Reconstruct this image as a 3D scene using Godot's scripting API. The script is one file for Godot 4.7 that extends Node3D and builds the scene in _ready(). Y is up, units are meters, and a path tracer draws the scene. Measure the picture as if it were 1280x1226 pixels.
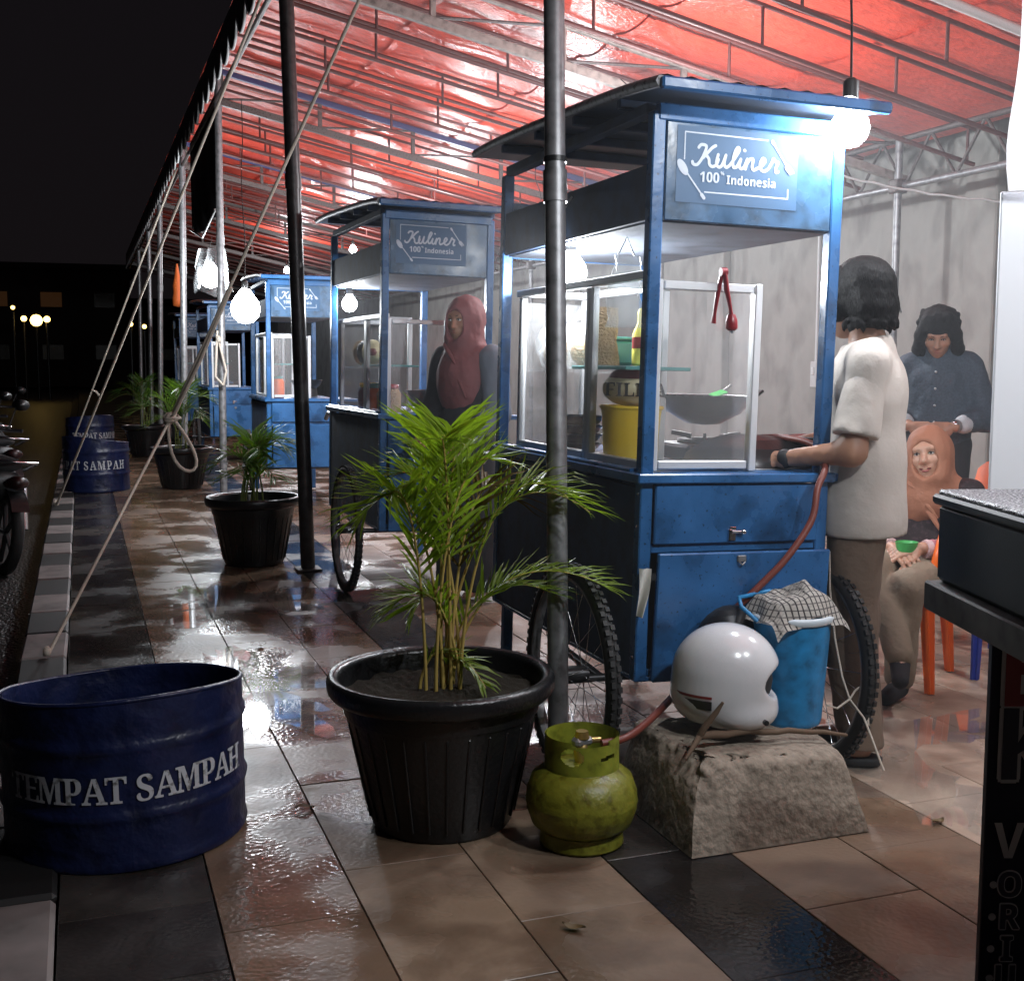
extends Node3D

# ---------------------------------------------------------------- mesh builder
class MB:
	var v := PackedVector3Array()
	var n := PackedVector3Array()
	var uv := PackedVector2Array()
	var ix := PackedInt32Array()

	func tri(a: Vector3, b: Vector3, c: Vector3, na: Vector3, nb: Vector3, nc: Vector3, ua := Vector2.ZERO, ub := Vector2.ZERO, uc := Vector2.ZERO) -> void:
		var k := v.size()
		v.append(a); v.append(b); v.append(c)
		n.append(na); n.append(nb); n.append(nc)
		uv.append(ua); uv.append(ub); uv.append(uc)
		ix.append(k)
		if (c - a).cross(b - a).dot(na + nb + nc) >= 0.0:
			ix.append(k + 1); ix.append(k + 2)
		else:
			ix.append(k + 2); ix.append(k + 1)

	func ftri(a: Vector3, b: Vector3, c: Vector3, out: Vector3) -> void:
		var m := (c - a).cross(b - a).normalized()
		if m.dot(out) < 0.0:
			m = -m
		tri(a, b, c, m, m, m)

	func quad(a: Vector3, b: Vector3, c: Vector3, d: Vector3, out: Vector3) -> void:
		var m := (c - a).cross(b - d).normalized()
		if m.dot(out) < 0.0:
			m = -m
		tri(a, b, c, m, m, m, Vector2(0, 0), Vector2(1, 0), Vector2(1, 1))
		tri(a, c, d, m, m, m, Vector2(0, 0), Vector2(1, 1), Vector2(0, 1))

	func quad2(a: Vector3, b: Vector3, c: Vector3, d: Vector3, out: Vector3) -> MB:
		quad(a, b, c, d, out)
		return self

	# a box, its edges chamfered by ch
	func box(c: Vector3, s: Vector3, ch := 0.0, b := Basis.IDENTITY) -> MB:
		var h := s * 0.5
		ch = minf(ch, minf(h.x, minf(h.y, h.z)) * 0.9)
		var cs := {}
		for sx in [-1, 1]:
			for sy in [-1, 1]:
				for sz in [-1, 1]:
					var sg := Vector3(sx, sy, sz)
					var p := Vector3(h.x * sx, h.y * sy, h.z * sz)
					var tr := []
					for ax in 3:
						var q := p - sg * ch
						q[ax] = p[ax]
						tr.append(c + b * q)
					cs[sg] = tr
		for ax in 3:
			var a1 := (ax + 1) % 3
			var a2 := (ax + 2) % 3
			for s0 in [-1.0, 1.0]:
				var out := Vector3.ZERO
				out[ax] = s0
				var pts := []
				for q in [[-1, -1], [1, -1], [1, 1], [-1, 1]]:
					var sg := Vector3.ZERO
					sg[ax] = s0; sg[a1] = q[0]; sg[a2] = q[1]
					pts.append(cs[sg][ax])
				quad(pts[0], pts[1], pts[2], pts[3], b * out)
		if ch > 0.0:
			for ax in 3:
				var a1 := (ax + 1) % 3
				var a2 := (ax + 2) % 3
				for s1 in [-1, 1]:
					for s2 in [-1, 1]:
						var lo := Vector3.ZERO
						lo[a1] = s1; lo[a2] = s2; lo[ax] = -1
						var hi := lo
						hi[ax] = 1
						var out := Vector3.ZERO
						out[a1] = s1; out[a2] = s2
						quad(cs[lo][a1], cs[hi][a1], cs[hi][a2], cs[lo][a2], b * out)
			for sg in cs:
				ftri(cs[sg][0], cs[sg][1], cs[sg][2], b * sg)
		return self

	# a square bar from p to q
	func bar(p: Vector3, q: Vector3, w: float, h: float, ch := 0.0, side := Vector3.UP) -> MB:
		var z := (q - p).normalized()
		if absf(z.dot(side)) > 0.98:
			side = Vector3.RIGHT if absf(z.x) < 0.9 else Vector3.BACK
		var x := side.cross(z).normalized()
		var y := z.cross(x)
		return box((p + q) * 0.5, Vector3(w, h, p.distance_to(q)), ch, Basis(x, y, z))

	func tube(pts: Array, r, sides := 8, caps := true, flat := 1.0) -> MB:
		var m := pts.size()
		var up := Vector3.UP
		var base := v.size()
		var t0: Vector3 = (pts[1] - pts[0]).normalized()
		if absf(t0.dot(up)) > 0.9:
			up = Vector3.RIGHT
		for i in m:
			var t: Vector3 = (pts[mini(i + 1, m - 1)] - pts[maxi(i - 1, 0)]).normalized()
			var x := up.cross(t).normalized()
			var y := t.cross(x).normalized()
			up = y
			var rad: float = r[i] if r is Array else r
			for j in sides + 1:
				var a := TAU * j / sides
				var d := x * cos(a) + y * sin(a) * flat
				v.append(pts[i] + d * rad)
				n.append((x * cos(a) * flat + y * sin(a)).normalized())
				uv.append(Vector2(float(j) / sides, float(i) / (m - 1)))
		for i in m - 1:
			for j in sides:
				var a := base + i * (sides + 1) + j
				var b := a + 1
				var c := a + sides + 1
				var d := c + 1
				fix(a, b, d); fix(a, d, c)
		if caps:
			for e in [0, m - 1]:
				var rr: float = r[e] if r is Array else r
				if rr < 0.0004:
					continue
				var out: Vector3 = (pts[0] - pts[1]).normalized() if e == 0 else (pts[m - 1] - pts[m - 2]).normalized()
				for j in sides:
					ftri(pts[e], v[base + e * (sides + 1) + j], v[base + e * (sides + 1) + j + 1], out)
		return self

	func fix(a: int, b: int, c: int) -> void:
		var g := (v[c] - v[a]).cross(v[b] - v[a])
		ix.append(a)
		if g.dot(n[a] + n[b] + n[c]) >= 0.0:
			ix.append(b); ix.append(c)
		else:
			ix.append(c); ix.append(b)

	# profile: Vector2(radius, height) from one end to the other; outline normals by finite differences; a repeated point makes a crease
	func lathe(prof: Array, seg := 24, xf := Transform3D.IDENTITY, from := 0.0, to := TAU) -> MB:
		var runs := []
		var cur := [prof[0]]
		for i in range(1, prof.size()):
			if prof[i].distance_to(prof[i - 1]) < 1e-6:
				runs.append(cur)
				cur = [prof[i]]
			else:
				cur.append(prof[i])
		runs.append(cur)
		for run in runs:
			if run.size() < 2:
				continue
			var base := v.size()
			var m: int = run.size()
			for i in m:
				var t: Vector2 = (run[mini(i + 1, m - 1)] - run[maxi(i - 1, 0)]).normalized()
				var nn := Vector2(t.y, -t.x)
				for j in seg + 1:
					var a := lerpf(from, to, float(j) / seg)
					v.append(xf * Vector3(run[i].x * sin(a), run[i].y, run[i].x * cos(a)))
					n.append((xf.basis * Vector3(nn.x * sin(a), nn.y, nn.x * cos(a))).normalized())
					uv.append(Vector2(float(j) / seg, float(i) / (m - 1)))
			for i in m - 1:
				for j in seg:
					var a := base + i * (seg + 1) + j
					fix(a, a + 1, a + seg + 2); fix(a, a + seg + 2, a + seg + 1)
		return self

	# surface f(u, v) on a grid; normals from neighbours, turned towards out
	func surf(f: Callable, nu: int, nv: int, out := Vector3.UP) -> MB:
		var base := v.size()
		var g := []
		for i in nu + 1:
			for j in nv + 1:
				g.append(f.call(float(i) / nu, float(j) / nv))
		for i in nu + 1:
			for j in nv + 1:
				var du: Vector3 = g[mini(i + 1, nu) * (nv + 1) + j] - g[maxi(i - 1, 0) * (nv + 1) + j]
				var dv: Vector3 = g[i * (nv + 1) + mini(j + 1, nv)] - g[i * (nv + 1) + maxi(j - 1, 0)]
				var nn := du.cross(dv).normalized()
				if out != Vector3.ZERO and nn.dot(out) < 0.0:
					nn = -nn
				v.append(g[i * (nv + 1) + j]); n.append(nn); uv.append(Vector2(float(i) / nu, float(j) / nv))
		for i in nu:
			for j in nv:
				var a := base + i * (nv + 1) + j
				fix(a, a + 1, a + nv + 2); fix(a, a + nv + 2, a + nv + 1)
		return self

	func ball(c: Vector3, r: Vector3, seg := 16, b := Basis.IDENTITY) -> MB:
		var prof := []
		var rows := maxi(6, seg / 2)
		for i in rows + 1:
			var a := -PI / 2 + PI * i / rows
			prof.append(Vector2(maxf(cos(a), 0.0), sin(a)))
		return lathe(prof, seg, Transform3D(b * Basis.from_scale(r), c))

	# a flat outline (x, y) given depth along z, placed by xf
	func slab(poly: PackedVector2Array, depth: float, xf := Transform3D.IDENTITY) -> MB:
		var t := Geometry2D.triangulate_polygon(poly)
		for z in [0.0, depth]:
			var out: Vector3 = xf.basis * Vector3(0, 0, 1.0 if z > 0.0 else -1.0)
			for i in range(0, t.size(), 3):
				ftri(xf * Vector3(poly[t[i]].x, poly[t[i]].y, z), xf * Vector3(poly[t[i + 1]].x, poly[t[i + 1]].y, z), xf * Vector3(poly[t[i + 2]].x, poly[t[i + 2]].y, z), out)
		var cw := Geometry2D.is_polygon_clockwise(poly)
		for i in poly.size():
			var a := poly[i]
			var b := poly[(i + 1) % poly.size()]
			var o := Vector2(b.y - a.y, a.x - b.x) * (-1.0 if cw else 1.0)
			quad(xf * Vector3(a.x, a.y, 0), xf * Vector3(b.x, b.y, 0), xf * Vector3(b.x, b.y, depth), xf * Vector3(a.x, a.y, depth), xf.basis * Vector3(o.x, o.y, 0))
		return self

	func add(m: Mesh, xf := Transform3D.IDENTITY) -> MB:
		for s in m.get_surface_count():
			var a := m.surface_get_arrays(s)
			var base := v.size()
			var pv: PackedVector3Array = a[Mesh.ARRAY_VERTEX]
			var pn: PackedVector3Array = a[Mesh.ARRAY_NORMAL]
			for i in pv.size():
				v.append(xf * pv[i]); n.append((xf.basis * pn[i]).normalized()); uv.append(Vector2.ZERO)
			if a[Mesh.ARRAY_INDEX] != null:
				for i in a[Mesh.ARRAY_INDEX]:
					ix.append(base + i)
			else:
				for i in pv.size():
					ix.append(base + i)
		return self

	func mesh() -> ArrayMesh:
		var a := []
		a.resize(Mesh.ARRAY_MAX)
		a[Mesh.ARRAY_VERTEX] = v; a[Mesh.ARRAY_NORMAL] = n; a[Mesh.ARRAY_TEX_UV] = uv; a[Mesh.ARRAY_INDEX] = ix
		var m := ArrayMesh.new()
		m.add_surface_from_arrays(Mesh.PRIMITIVE_TRIANGLES, a)
		return m

# ---------------------------------------------------------------- smooth bodies: a distance field meshed by surface nets
# prim: {a, b, ra, rb} tapered capsule, or {c, r, b} ellipsoid; s = -1 carves; k = own blend
func cap(a: Vector3, b: Vector3, ra: float, rb: float, k := -1.0) -> Dictionary:
	return {"a": a, "b": b, "ra": ra, "rb": rb, "k": k, "s": 1}

func ell(c: Vector3, r: Vector3, b := Basis.IDENTITY, k := -1.0, s := 1) -> Dictionary:
	return {"c": c, "r": r, "i": b.inverse(), "e": b, "k": k, "s": s}

func moved(prims: Array, xf: Transform3D) -> Array:
	var out := []
	for p in prims:
		var q: Dictionary = p.duplicate()
		if q.has("a"):
			q.a = xf * p.a; q.b = xf * p.b
		else:
			q.c = xf * p.c; q.e = xf.basis * p.e; q.i = q.e.inverse()
		out.append(q)
	return out

func nets(mb: MB, prims: Array, cell: float, k: float, cuts: Array = [], ripple := 0.0, rfreq := 9.0) -> void:
	var lo := Vector3.INF
	var hi := -Vector3.INF
	var boxes := []
	for p in prims:
		var a: Vector3
		var b: Vector3
		if p.has("a"):
			var ra: Vector3 = Vector3.ONE * p.ra
			var rb: Vector3 = Vector3.ONE * p.rb
			a = (p.a - ra).min(p.b - rb); b = (p.a + ra).max(p.b + rb)
		else:
			var e := Vector3.ONE * maxf(p.r.x, maxf(p.r.y, p.r.z))
			var bb: Basis = p.e
			e = Vector3(Vector3(bb.x.x * p.r.x, bb.y.x * p.r.y, bb.z.x * p.r.z).length(), Vector3(bb.x.y * p.r.x, bb.y.y * p.r.y, bb.z.y * p.r.z).length(), Vector3(bb.x.z * p.r.x, bb.y.z * p.r.y, bb.z.z * p.r.z).length())
			a = p.c - e; b = p.c + e
		var pad: Vector3 = Vector3.ONE * ((p.k if p.k >= 0.0 else k) + cell * 2.0 + ripple)
		a -= pad; b += pad
		boxes.append([a, b])
		if p.s > 0:
			lo = lo.min(a); hi = hi.max(b)
	var nx := int(ceil((hi.x - lo.x) / cell)) + 1
	var ny := int(ceil((hi.y - lo.y) / cell)) + 1
	var nz := int(ceil((hi.z - lo.z) / cell)) + 1
	var d := PackedFloat32Array()
	d.resize(nx * ny * nz)
	d.fill(1.0)
	var sxy := nx * ny
	for pi in prims.size():
		var p: Dictionary = prims[pi]
		var a: Vector3 = (boxes[pi][0] - lo) / cell
		var b: Vector3 = (boxes[pi][1] - lo) / cell
		var x0 := maxi(0, int(a.x)); var x1 := mini(nx - 1, int(b.x) + 1)
		var y0 := maxi(0, int(a.y)); var y1 := mini(ny - 1, int(b.y) + 1)
		var z0 := maxi(0, int(a.z)); var z1 := mini(nz - 1, int(b.z) + 1)
		var kk: float = p.k if p.k >= 0.0 else k
		var capsule: bool = p.has("a")
		var pa: Vector3 = p.a if capsule else Vector3.ZERO
		var ab: Vector3 = (p.b - p.a) if capsule else Vector3.ZERO
		var il := 1.0 / maxf(ab.length_squared(), 1e-9)
		var ra: float = p.ra if capsule else 0.0
		var dr: float = (p.rb - p.ra) if capsule else 0.0
		var c: Vector3 = Vector3.ZERO if capsule else p.c
		var r: Vector3 = Vector3.ONE if capsule else p.r
		var inv: Basis = Basis.IDENTITY if capsule else p.i
		var carve: bool = p.s < 0
		for z in range(z0, z1 + 1):
			for y in range(y0, y1 + 1):
				var row := z * sxy + y * nx
				for x in range(x0, x1 + 1):
					var q := lo + Vector3(x, y, z) * cell
					var f: float
					if capsule:
						var w := q - pa
						var t := clampf(w.dot(ab) * il, 0.0, 1.0)
						f = (w - ab * t).length() - (ra + dr * t)
					else:
						var w := inv * (q - c)
						var u := w / r
						var l := u.length()
						f = l * (l - 1.0) / maxf((u / r).length(), 1e-5)
					var o := d[row + x]
					if carve:
						f = -f
						var h := maxf(kk - absf(o - f), 0.0) / maxf(kk, 1e-6)
						d[row + x] = maxf(o, f) + h * h * kk * 0.25
					else:
						var h := maxf(kk - absf(o - f), 0.0) / maxf(kk, 1e-6)
						d[row + x] = minf(o, f) - h * h * kk * 0.25
	if ripple > 0.0 or cuts.size():
		var fn := FastNoiseLite.new()
		fn.seed = 5; fn.frequency = rfreq; fn.fractal_octaves = 2
		var reach := ripple + cell * 3.0
		for z in nz:
			for y in ny:
				var row := z * sxy + y * nx
				for x in nx:
					var o := d[row + x]
					if absf(o) < 0.999 and o < reach:
						var q := lo + Vector3(x, y, z) * cell
						if ripple > 0.0 and o > -reach:
							o += fn.get_noise_3d(q.x, q.y * 0.55, q.z) * ripple
						for cut in cuts:
							o = maxf(o, cut.n.dot(q) - cut.d)
						d[row + x] = o
	var where := {}
	var base := mb.v.size()
	var corner := [0, 1, nx, nx + 1, sxy, sxy + 1, sxy + nx, sxy + nx + 1]
	var edges := [[0, 1], [2, 3], [4, 5], [6, 7], [0, 2], [1, 3], [4, 6], [5, 7], [0, 4], [1, 5], [2, 6], [3, 7]]
	var off := [Vector3(0, 0, 0), Vector3(1, 0, 0), Vector3(0, 1, 0), Vector3(1, 1, 0), Vector3(0, 0, 1), Vector3(1, 0, 1), Vector3(0, 1, 1), Vector3(1, 1, 1)]
	var lim := cell * 2.2
	for z in nz - 1:
		for y in ny - 1:
			var row := z * sxy + y * nx
			for x in nx - 1:
				var i := row + x
				if absf(d[i]) > lim:
					continue
				var m := 0
				for c in 8:
					if d[i + corner[c]] < 0.0:
						m += 1
				if m == 0 or m == 8:
					continue
				var s := Vector3.ZERO
				var cnt := 0
				for e in edges:
					var f0 := d[i + corner[e[0]]]
					var f1 := d[i + corner[e[1]]]
					if (f0 < 0.0) != (f1 < 0.0):
						s += off[e[0]].lerp(off[e[1]], f0 / (f0 - f1))
						cnt += 1
				where[i] = mb.v.size()
				mb.v.append(lo + (Vector3(x, y, z) + s / cnt) * cell)
				mb.n.append(Vector3.ZERO)
				mb.uv.append(Vector2.ZERO)
	var steps := [1, nx, sxy]
	for i in where:
		for ax in 3:
			var j: int = i + steps[ax]
			if (d[i] < 0.0) == (d[j] < 0.0):
				continue
			var s1: int = steps[(ax + 1) % 3]
			var s2: int = steps[(ax + 2) % 3]
			var a = where.get(i)
			var b = where.get(i - s1)
			var c = where.get(i - s1 - s2)
			var e = where.get(i - s2)
			if a == null or b == null or c == null or e == null:
				continue
			for t in ([[a, b, c], [a, c, e]] if d[i] >= 0.0 else [[a, c, b], [a, e, c]]):
				var nn: Vector3 = (mb.v[t[2]] - mb.v[t[0]]).cross(mb.v[t[1]] - mb.v[t[0]])
				for q in 3:
					mb.n[t[q]] += nn
					mb.ix.append(t[q])
	for i in range(base, mb.v.size()):
		mb.n[i] = mb.n[i].normalized()

# ---------------------------------------------------------------- naming
var used := {}

func numbered(called: String) -> String:
	var k: int = used.get(called, 0)
	used[called] = k + 1
	return called if k == 0 else "%s_%03d" % [called, k]

func thing(called: String, label: String, category: String, at := Transform3D.IDENTITY, group := "") -> Node3D:
	var o := Node3D.new()
	o.name = numbered(called)
	add_child(o, true)
	o.transform = at
	o.set_meta("label", label); o.set_meta("category", category)
	if group: o.set_meta("group", group)
	return o

func part(parent: Node, called: String, m, material: Material, xf := Transform3D.IDENTITY, label := "") -> MeshInstance3D:
	var o := MeshInstance3D.new()
	o.mesh = m.mesh() if m is MB else m
	o.material_override = material
	o.transform = xf
	var k := 0
	var nm := called
	while parent.has_node(NodePath(nm)):
		k += 1
		nm = "%s_%03d" % [called, k]
	o.name = nm
	parent.add_child(o, true)
	if label: o.set_meta("label", label)
	return o

func single(called: String, m, material: Material, label: String, category: String, at := Transform3D.IDENTITY, group := "") -> MeshInstance3D:
	var o := MeshInstance3D.new()
	o.mesh = m.mesh() if m is MB else m
	o.material_override = material
	o.name = numbered(called)
	add_child(o, true)
	o.transform = at
	o.set_meta("label", label); o.set_meta("category", category)
	if group: o.set_meta("group", group)
	return o

func struct(called: String, m, material: Material) -> MeshInstance3D:
	var o := MeshInstance3D.new()
	o.mesh = m.mesh() if m is MB else m
	o.material_override = material
	o.name = numbered(called)
	add_child(o, true)
	o.set_meta("kind", "structure")
	return o

func copy(src: Node3D, label: String, at: Transform3D, group := "") -> Node3D:
	var o: Node3D = src.duplicate()
	o.name = numbered(String(src.name).rstrip("0123456789").trim_suffix("_"))
	add_child(o, true)
	o.transform = at
	o.set_meta("label", label)
	if group: o.set_meta("group", group)
	return o

func T(x: float, y: float, z: float, yaw := 0.0, pitch := 0.0, roll := 0.0) -> Transform3D:
	return Transform3D(Basis.from_euler(Vector3(deg_to_rad(pitch), deg_to_rad(yaw), deg_to_rad(roll))), Vector3(x, y, z))

# ---------------------------------------------------------------- materials
func C(r: float, g: float, b: float, a := 1.0) -> Color:      # from linear base colour
	var c := Color(r, g, b).linear_to_srgb()
	c.a = a
	return c

func mat(col: Color, rough := 0.6, metal := 0.0) -> StandardMaterial3D:
	var m := StandardMaterial3D.new()
	m.albedo_color = col; m.roughness = rough; m.metallic = metal
	return m

func noise(size: int, freq: float, oct := 4, sd := 1, kind := FastNoiseLite.TYPE_SIMPLEX_SMOOTH) -> Image:
	var f := FastNoiseLite.new()
	f.seed = sd; f.frequency = freq; f.fractal_octaves = oct; f.noise_type = kind
	var im := f.get_seamless_image(size, size)
	im.convert(Image.FORMAT_L8)
	return im

func ramp(im: Image, stops: Array) -> ImageTexture:      # stops: [offset, colour], ...
	var g := Gradient.new()
	var off := PackedFloat32Array()
	var cols := PackedColorArray()
	for s in stops:
		off.append(s[0]); cols.append(s[1])
	g.offsets = off; g.colors = cols
	var lut := PackedByteArray()
	for i in 256:
		var c := g.sample(i / 255.0)
		lut.append(int(c.r * 255)); lut.append(int(c.g * 255)); lut.append(int(c.b * 255))
	var src := im.get_data()
	var out := PackedByteArray()
	out.resize(src.size() * 3)
	for i in src.size():
		var k := src[i] * 3
		out[i * 3] = lut[k]; out[i * 3 + 1] = lut[k + 1]; out[i * 3 + 2] = lut[k + 2]
	return ImageTexture.create_from_image(Image.create_from_data(im.get_width(), im.get_height(), false, Image.FORMAT_RGB8, out))

func grey(im: Image) -> ImageTexture:
	return ImageTexture.create_from_image(im)

func tri(m: StandardMaterial3D, scale: float, world := false) -> StandardMaterial3D:
	m.uv1_triplanar = true
	m.uv1_world_triplanar = world
	m.uv1_scale = Vector3.ONE * scale
	m.uv1_triplanar_sharpness = 4.0
	return m

func relief(m: StandardMaterial3D, t: Texture2D, cm: float) -> StandardMaterial3D:
	m.heightmap_enabled = true; m.heightmap_texture = t; m.heightmap_scale = cm
	return m

var M := {}
var N := {}

func g2(a: float) -> Color: return C(a, a, a)

func materials() -> void:
	N.a = noise(512, 0.008, 5, 3)
	N.b = noise(512, 0.03, 4, 7)
	N.c = noise(512, 0.12, 3, 11)
	N.d = noise(512, 0.02, 5, 21, FastNoiseLite.TYPE_CELLULAR)
	N.ta = grey(N.a); N.tb = grey(N.b); N.tc = grey(N.c)
	# blotchy dirt multipliers shared by painted things
	N.wear = ramp(N.a, [[0.0, Color(0.55, 0.55, 0.55)], [0.4, Color(0.85, 0.85, 0.85)], [1.0, Color(1, 1, 1)]])
	N.spots = ramp(N.b, [[0.0, Color(0.35, 0.33, 0.3)], [0.28, Color(0.75, 0.74, 0.72)], [0.4, Color(1, 1, 1)], [1.0, Color(1, 1, 1)]])
	N.rough = ramp(N.a, [[0.0, Color(0.45, 0.45, 0.45)], [1.0, Color(1, 1, 1)]])

	M.blue = tri(mat(C(0.032, 0.15, 0.38), 0.42), 0.9)
	M.blue.albedo_texture = N.wear
	M.blue.roughness_texture = N.rough
	relief(M.blue, N.tb, 0.06)
	M.blue_shaded = tri(mat(C(0.016, 0.05, 0.13), 0.7), 0.9)  # cart blue repeated darker: shade of the unlit left side painted in
	M.blue_shaded.albedo_texture = N.wear
	M.blue_sign = tri(mat(C(0.05, 0.135, 0.26), 0.36), 1.1)
	M.blue_sign.albedo_texture = N.wear
	M.blue_sign.roughness_texture = N.rough
	relief(M.blue_sign, N.ta, 0.12)
	var chips := ramp(N.c, [[0.0, Color(0.45, 0.42, 0.4)], [0.13, Color(0.6, 0.58, 0.56)], [0.18, Color(1, 1, 1)], [1.0, Color(1, 1, 1)]])
	var grime := ramp(noise(512, 0.02, 5, 17), [[0.0, Color(0.72, 0.71, 0.69)], [0.38, Color(0.92, 0.92, 0.91)], [0.55, Color(1, 1, 1)], [1.0, Color(1, 1, 1)]])
	for m in [M.blue, M.blue_sign, M.blue_shaded]:
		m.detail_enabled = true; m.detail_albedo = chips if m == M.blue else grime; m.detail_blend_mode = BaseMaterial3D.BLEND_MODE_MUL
	M.navy_patch = mat(C(0.035, 0.1, 0.2), 0.45)
	M.lettering = mat(C(0.55, 0.6, 0.68), 0.6)
	M.soffit = tri(mat(C(0.14, 0.16, 0.2), 0.5), 0.8)
	M.soffit.albedo_texture = N.wear
	M.roofing = tri(mat(C(0.02, 0.035, 0.06), 0.4), 1.5)
	M.zinc = tri(mat(C(0.2, 0.2, 0.21), 0.55, 0.3), 2.0)
	M.zinc.albedo_texture = N.spots
	M.alu = mat(C(0.62, 0.63, 0.64), 0.38, 0.35)
	M.steel = tri(mat(C(0.34, 0.34, 0.35), 0.42, 0.55), 3.0)
	M.steel.albedo_texture = N.wear
	M.pole_dark = tri(mat(C(0.055, 0.05, 0.05), 0.4, 0.3), 3.0)
	M.pole_dark.albedo_texture = N.wear
	M.chrome = mat(C(0.7, 0.7, 0.72), 0.16, 1.0)
	M.truss = tri(mat(C(0.105, 0.085, 0.08), 0.5, 0.1), 3.0)
	M.truss.albedo_texture = N.spots
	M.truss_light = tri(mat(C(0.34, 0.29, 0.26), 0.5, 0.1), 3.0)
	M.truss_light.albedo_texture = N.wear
	M.truss_blue = mat(C(0.045, 0.05, 0.13), 0.5)
	M.ladder = mat(C(0.11, 0.035, 0.03), 0.55)
	M.white_pipe = mat(C(0.6, 0.55, 0.53), 0.4)
	# red tarpaulin, lightly creased
	var crease := noise(512, 0.025, 4, 31)
	crease.resize(512, 512)
	M.tarp = tri(mat(C(0.7, 0.075, 0.04), 0.36), 1.1)
	M.tarp.albedo_texture = ramp(N.a, [[0.0, Color(0.78, 0.72, 0.72)], [0.5, Color(0.95, 0.93, 0.93)], [1.0, Color(1, 1, 1)]])
	M.tarp.uv1_scale = Vector3(1.4, 1.0, 3.2)
	relief(M.tarp, grey(crease), 0.6)
	M.tarp.metallic_specular = 0.7
	M.tarp.backlight_enabled = true
	M.tarp.backlight = Color(0.16, 0.03, 0.02)
	M.valance = mat(C(0.012, 0.014, 0.02), 0.6)
	M.trim_white = mat(C(0.5, 0.5, 0.5), 0.6)
	# glass
	M.glass = mat(Color(1, 1, 1, 0.06), 0.05)
	M.glass.transparency = BaseMaterial3D.TRANSPARENCY_ALPHA
	M.haze_plastic = mat(Color(0.85, 0.87, 0.88, 0.3), 0.3)
	M.haze_plastic.transparency = BaseMaterial3D.TRANSPARENCY_ALPHA
	# wet stone pavement: five tones, puddled unevenly
	var pud := noise(512, 0.006, 5, 51)
	var wet := ramp(pud, [[0.0, g(0.05)], [0.36, g(0.1)], [0.5, g(0.2)], [0.66, g(0.36)], [1.0, g(0.46)]])
	var damp := ramp(pud, [[0.0, g(0.12)], [0.3, g(0.22)], [0.5, g(0.5)], [1.0, g(0.66)]])
	var stone := ramp(N.a, [[0.0, Color(0.7, 0.66, 0.62)], [0.4, Color(0.87, 0.84, 0.81)], [0.6, Color(1, 0.98, 0.95)], [1.0, Color(0.94, 0.91, 0.87)]])
	var grain := noise(512, 0.17, 4, 61)
	var tg := grey(grain)
	M.tiles = []
	for c in [C(0.17, 0.118, 0.085), C(0.18, 0.127, 0.092), C(0.162, 0.11, 0.078), C(0.185, 0.132, 0.097)]:
		var m := tri(mat(c, 1.0), 0.55, true)
		m.albedo_texture = stone; m.roughness_texture = wet
		relief(m, tg, 0.11)
		M.tiles.append(m)
	M.tiles_dry = []
	for c in [C(0.22, 0.16, 0.115), C(0.235, 0.175, 0.127), C(0.21, 0.15, 0.106), C(0.245, 0.183, 0.135)]:
		var m := tri(mat(c, 1.0), 0.55, true)
		m.albedo_texture = stone; m.roughness_texture = damp
		relief(m, tg, 0.11)
		M.tiles_dry.append(m)
	M.tiles_pale = []
	for c in [C(0.42, 0.345, 0.28), C(0.47, 0.39, 0.32), C(0.38, 0.3, 0.24)]:
		var m := tri(mat(c, 1.0), 0.55, true)
		m.albedo_texture = stone; m.roughness_texture = damp
		relief(m, tg, 0.11)
		M.tiles_pale.append(m)
	M.tiles_dark = []
	for c in [C(0.03, 0.027, 0.027), C(0.042, 0.038, 0.036), C(0.024, 0.022, 0.023)]:
		var m := tri(mat(c, 1.0), 0.55, true)
		m.albedo_texture = stone; m.roughness_texture = wet
		relief(m, tg, 0.11)
		M.tiles_dark.append(m)
	M.grout = tri(mat(C(0.075, 0.058, 0.045), 0.7), 1.0, true)
	M.water = mat(Color(1, 1, 1, 0.02), 0.03)
	M.water.transparency = BaseMaterial3D.TRANSPARENCY_ALPHA
	M.asphalt = tri(mat(C(0.035, 0.033, 0.032), 0.35), 0.7, true)
	M.asphalt.albedo_texture = N.spots
	relief(M.asphalt, grey(noise(512, 0.09, 4, 71)), 1.2)
	M.kerb_white = tri(mat(C(0.22, 0.19, 0.18), 0.6), 0.8, true)
	M.kerb_white.albedo_texture = N.wear
	M.kerb_black = tri(mat(C(0.009, 0.0085, 0.0085), 0.6), 2.0, true)
	# concrete
	var streak := noise(512, 0.012, 5, 81)
	M.wall = tri(mat(C(0.345, 0.34, 0.33), 0.85), 0.5, true)
	M.wall.uv1_scale = Vector3(0.42, 0.26, 0.42)
	M.wall.albedo_texture = ramp(streak, [[0.0, Color(0.78, 0.77, 0.75)], [0.35, Color(0.9, 0.89, 0.87)], [0.6, Color(0.97, 0.96, 0.94)], [1.0, Color(0.92, 0.91, 0.89)]])
	relief(M.wall, N.tb, 0.3)
	M.block = tri(mat(C(0.33, 0.285, 0.24), 0.9), 1.6)
	M.block.albedo_texture = ramp(N.b, [[0.0, Color(0.66, 0.63, 0.6)], [0.35, Color(0.88, 0.86, 0.83)], [1.0, Color(1, 0.98, 0.95)]])
	relief(M.block, grey(noise(512, 0.04, 6, 91)), 0.45)
	# plastics, paint
	M.pot = tri(mat(C(0.011, 0.011, 0.012), 0.3), 3.0)
	relief(M.pot, N.tb, 0.12)
	M.soil = tri(mat(C(0.05, 0.036, 0.022), 0.95), 5.0)
	relief(M.soil, N.tc, 3.0)
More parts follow.
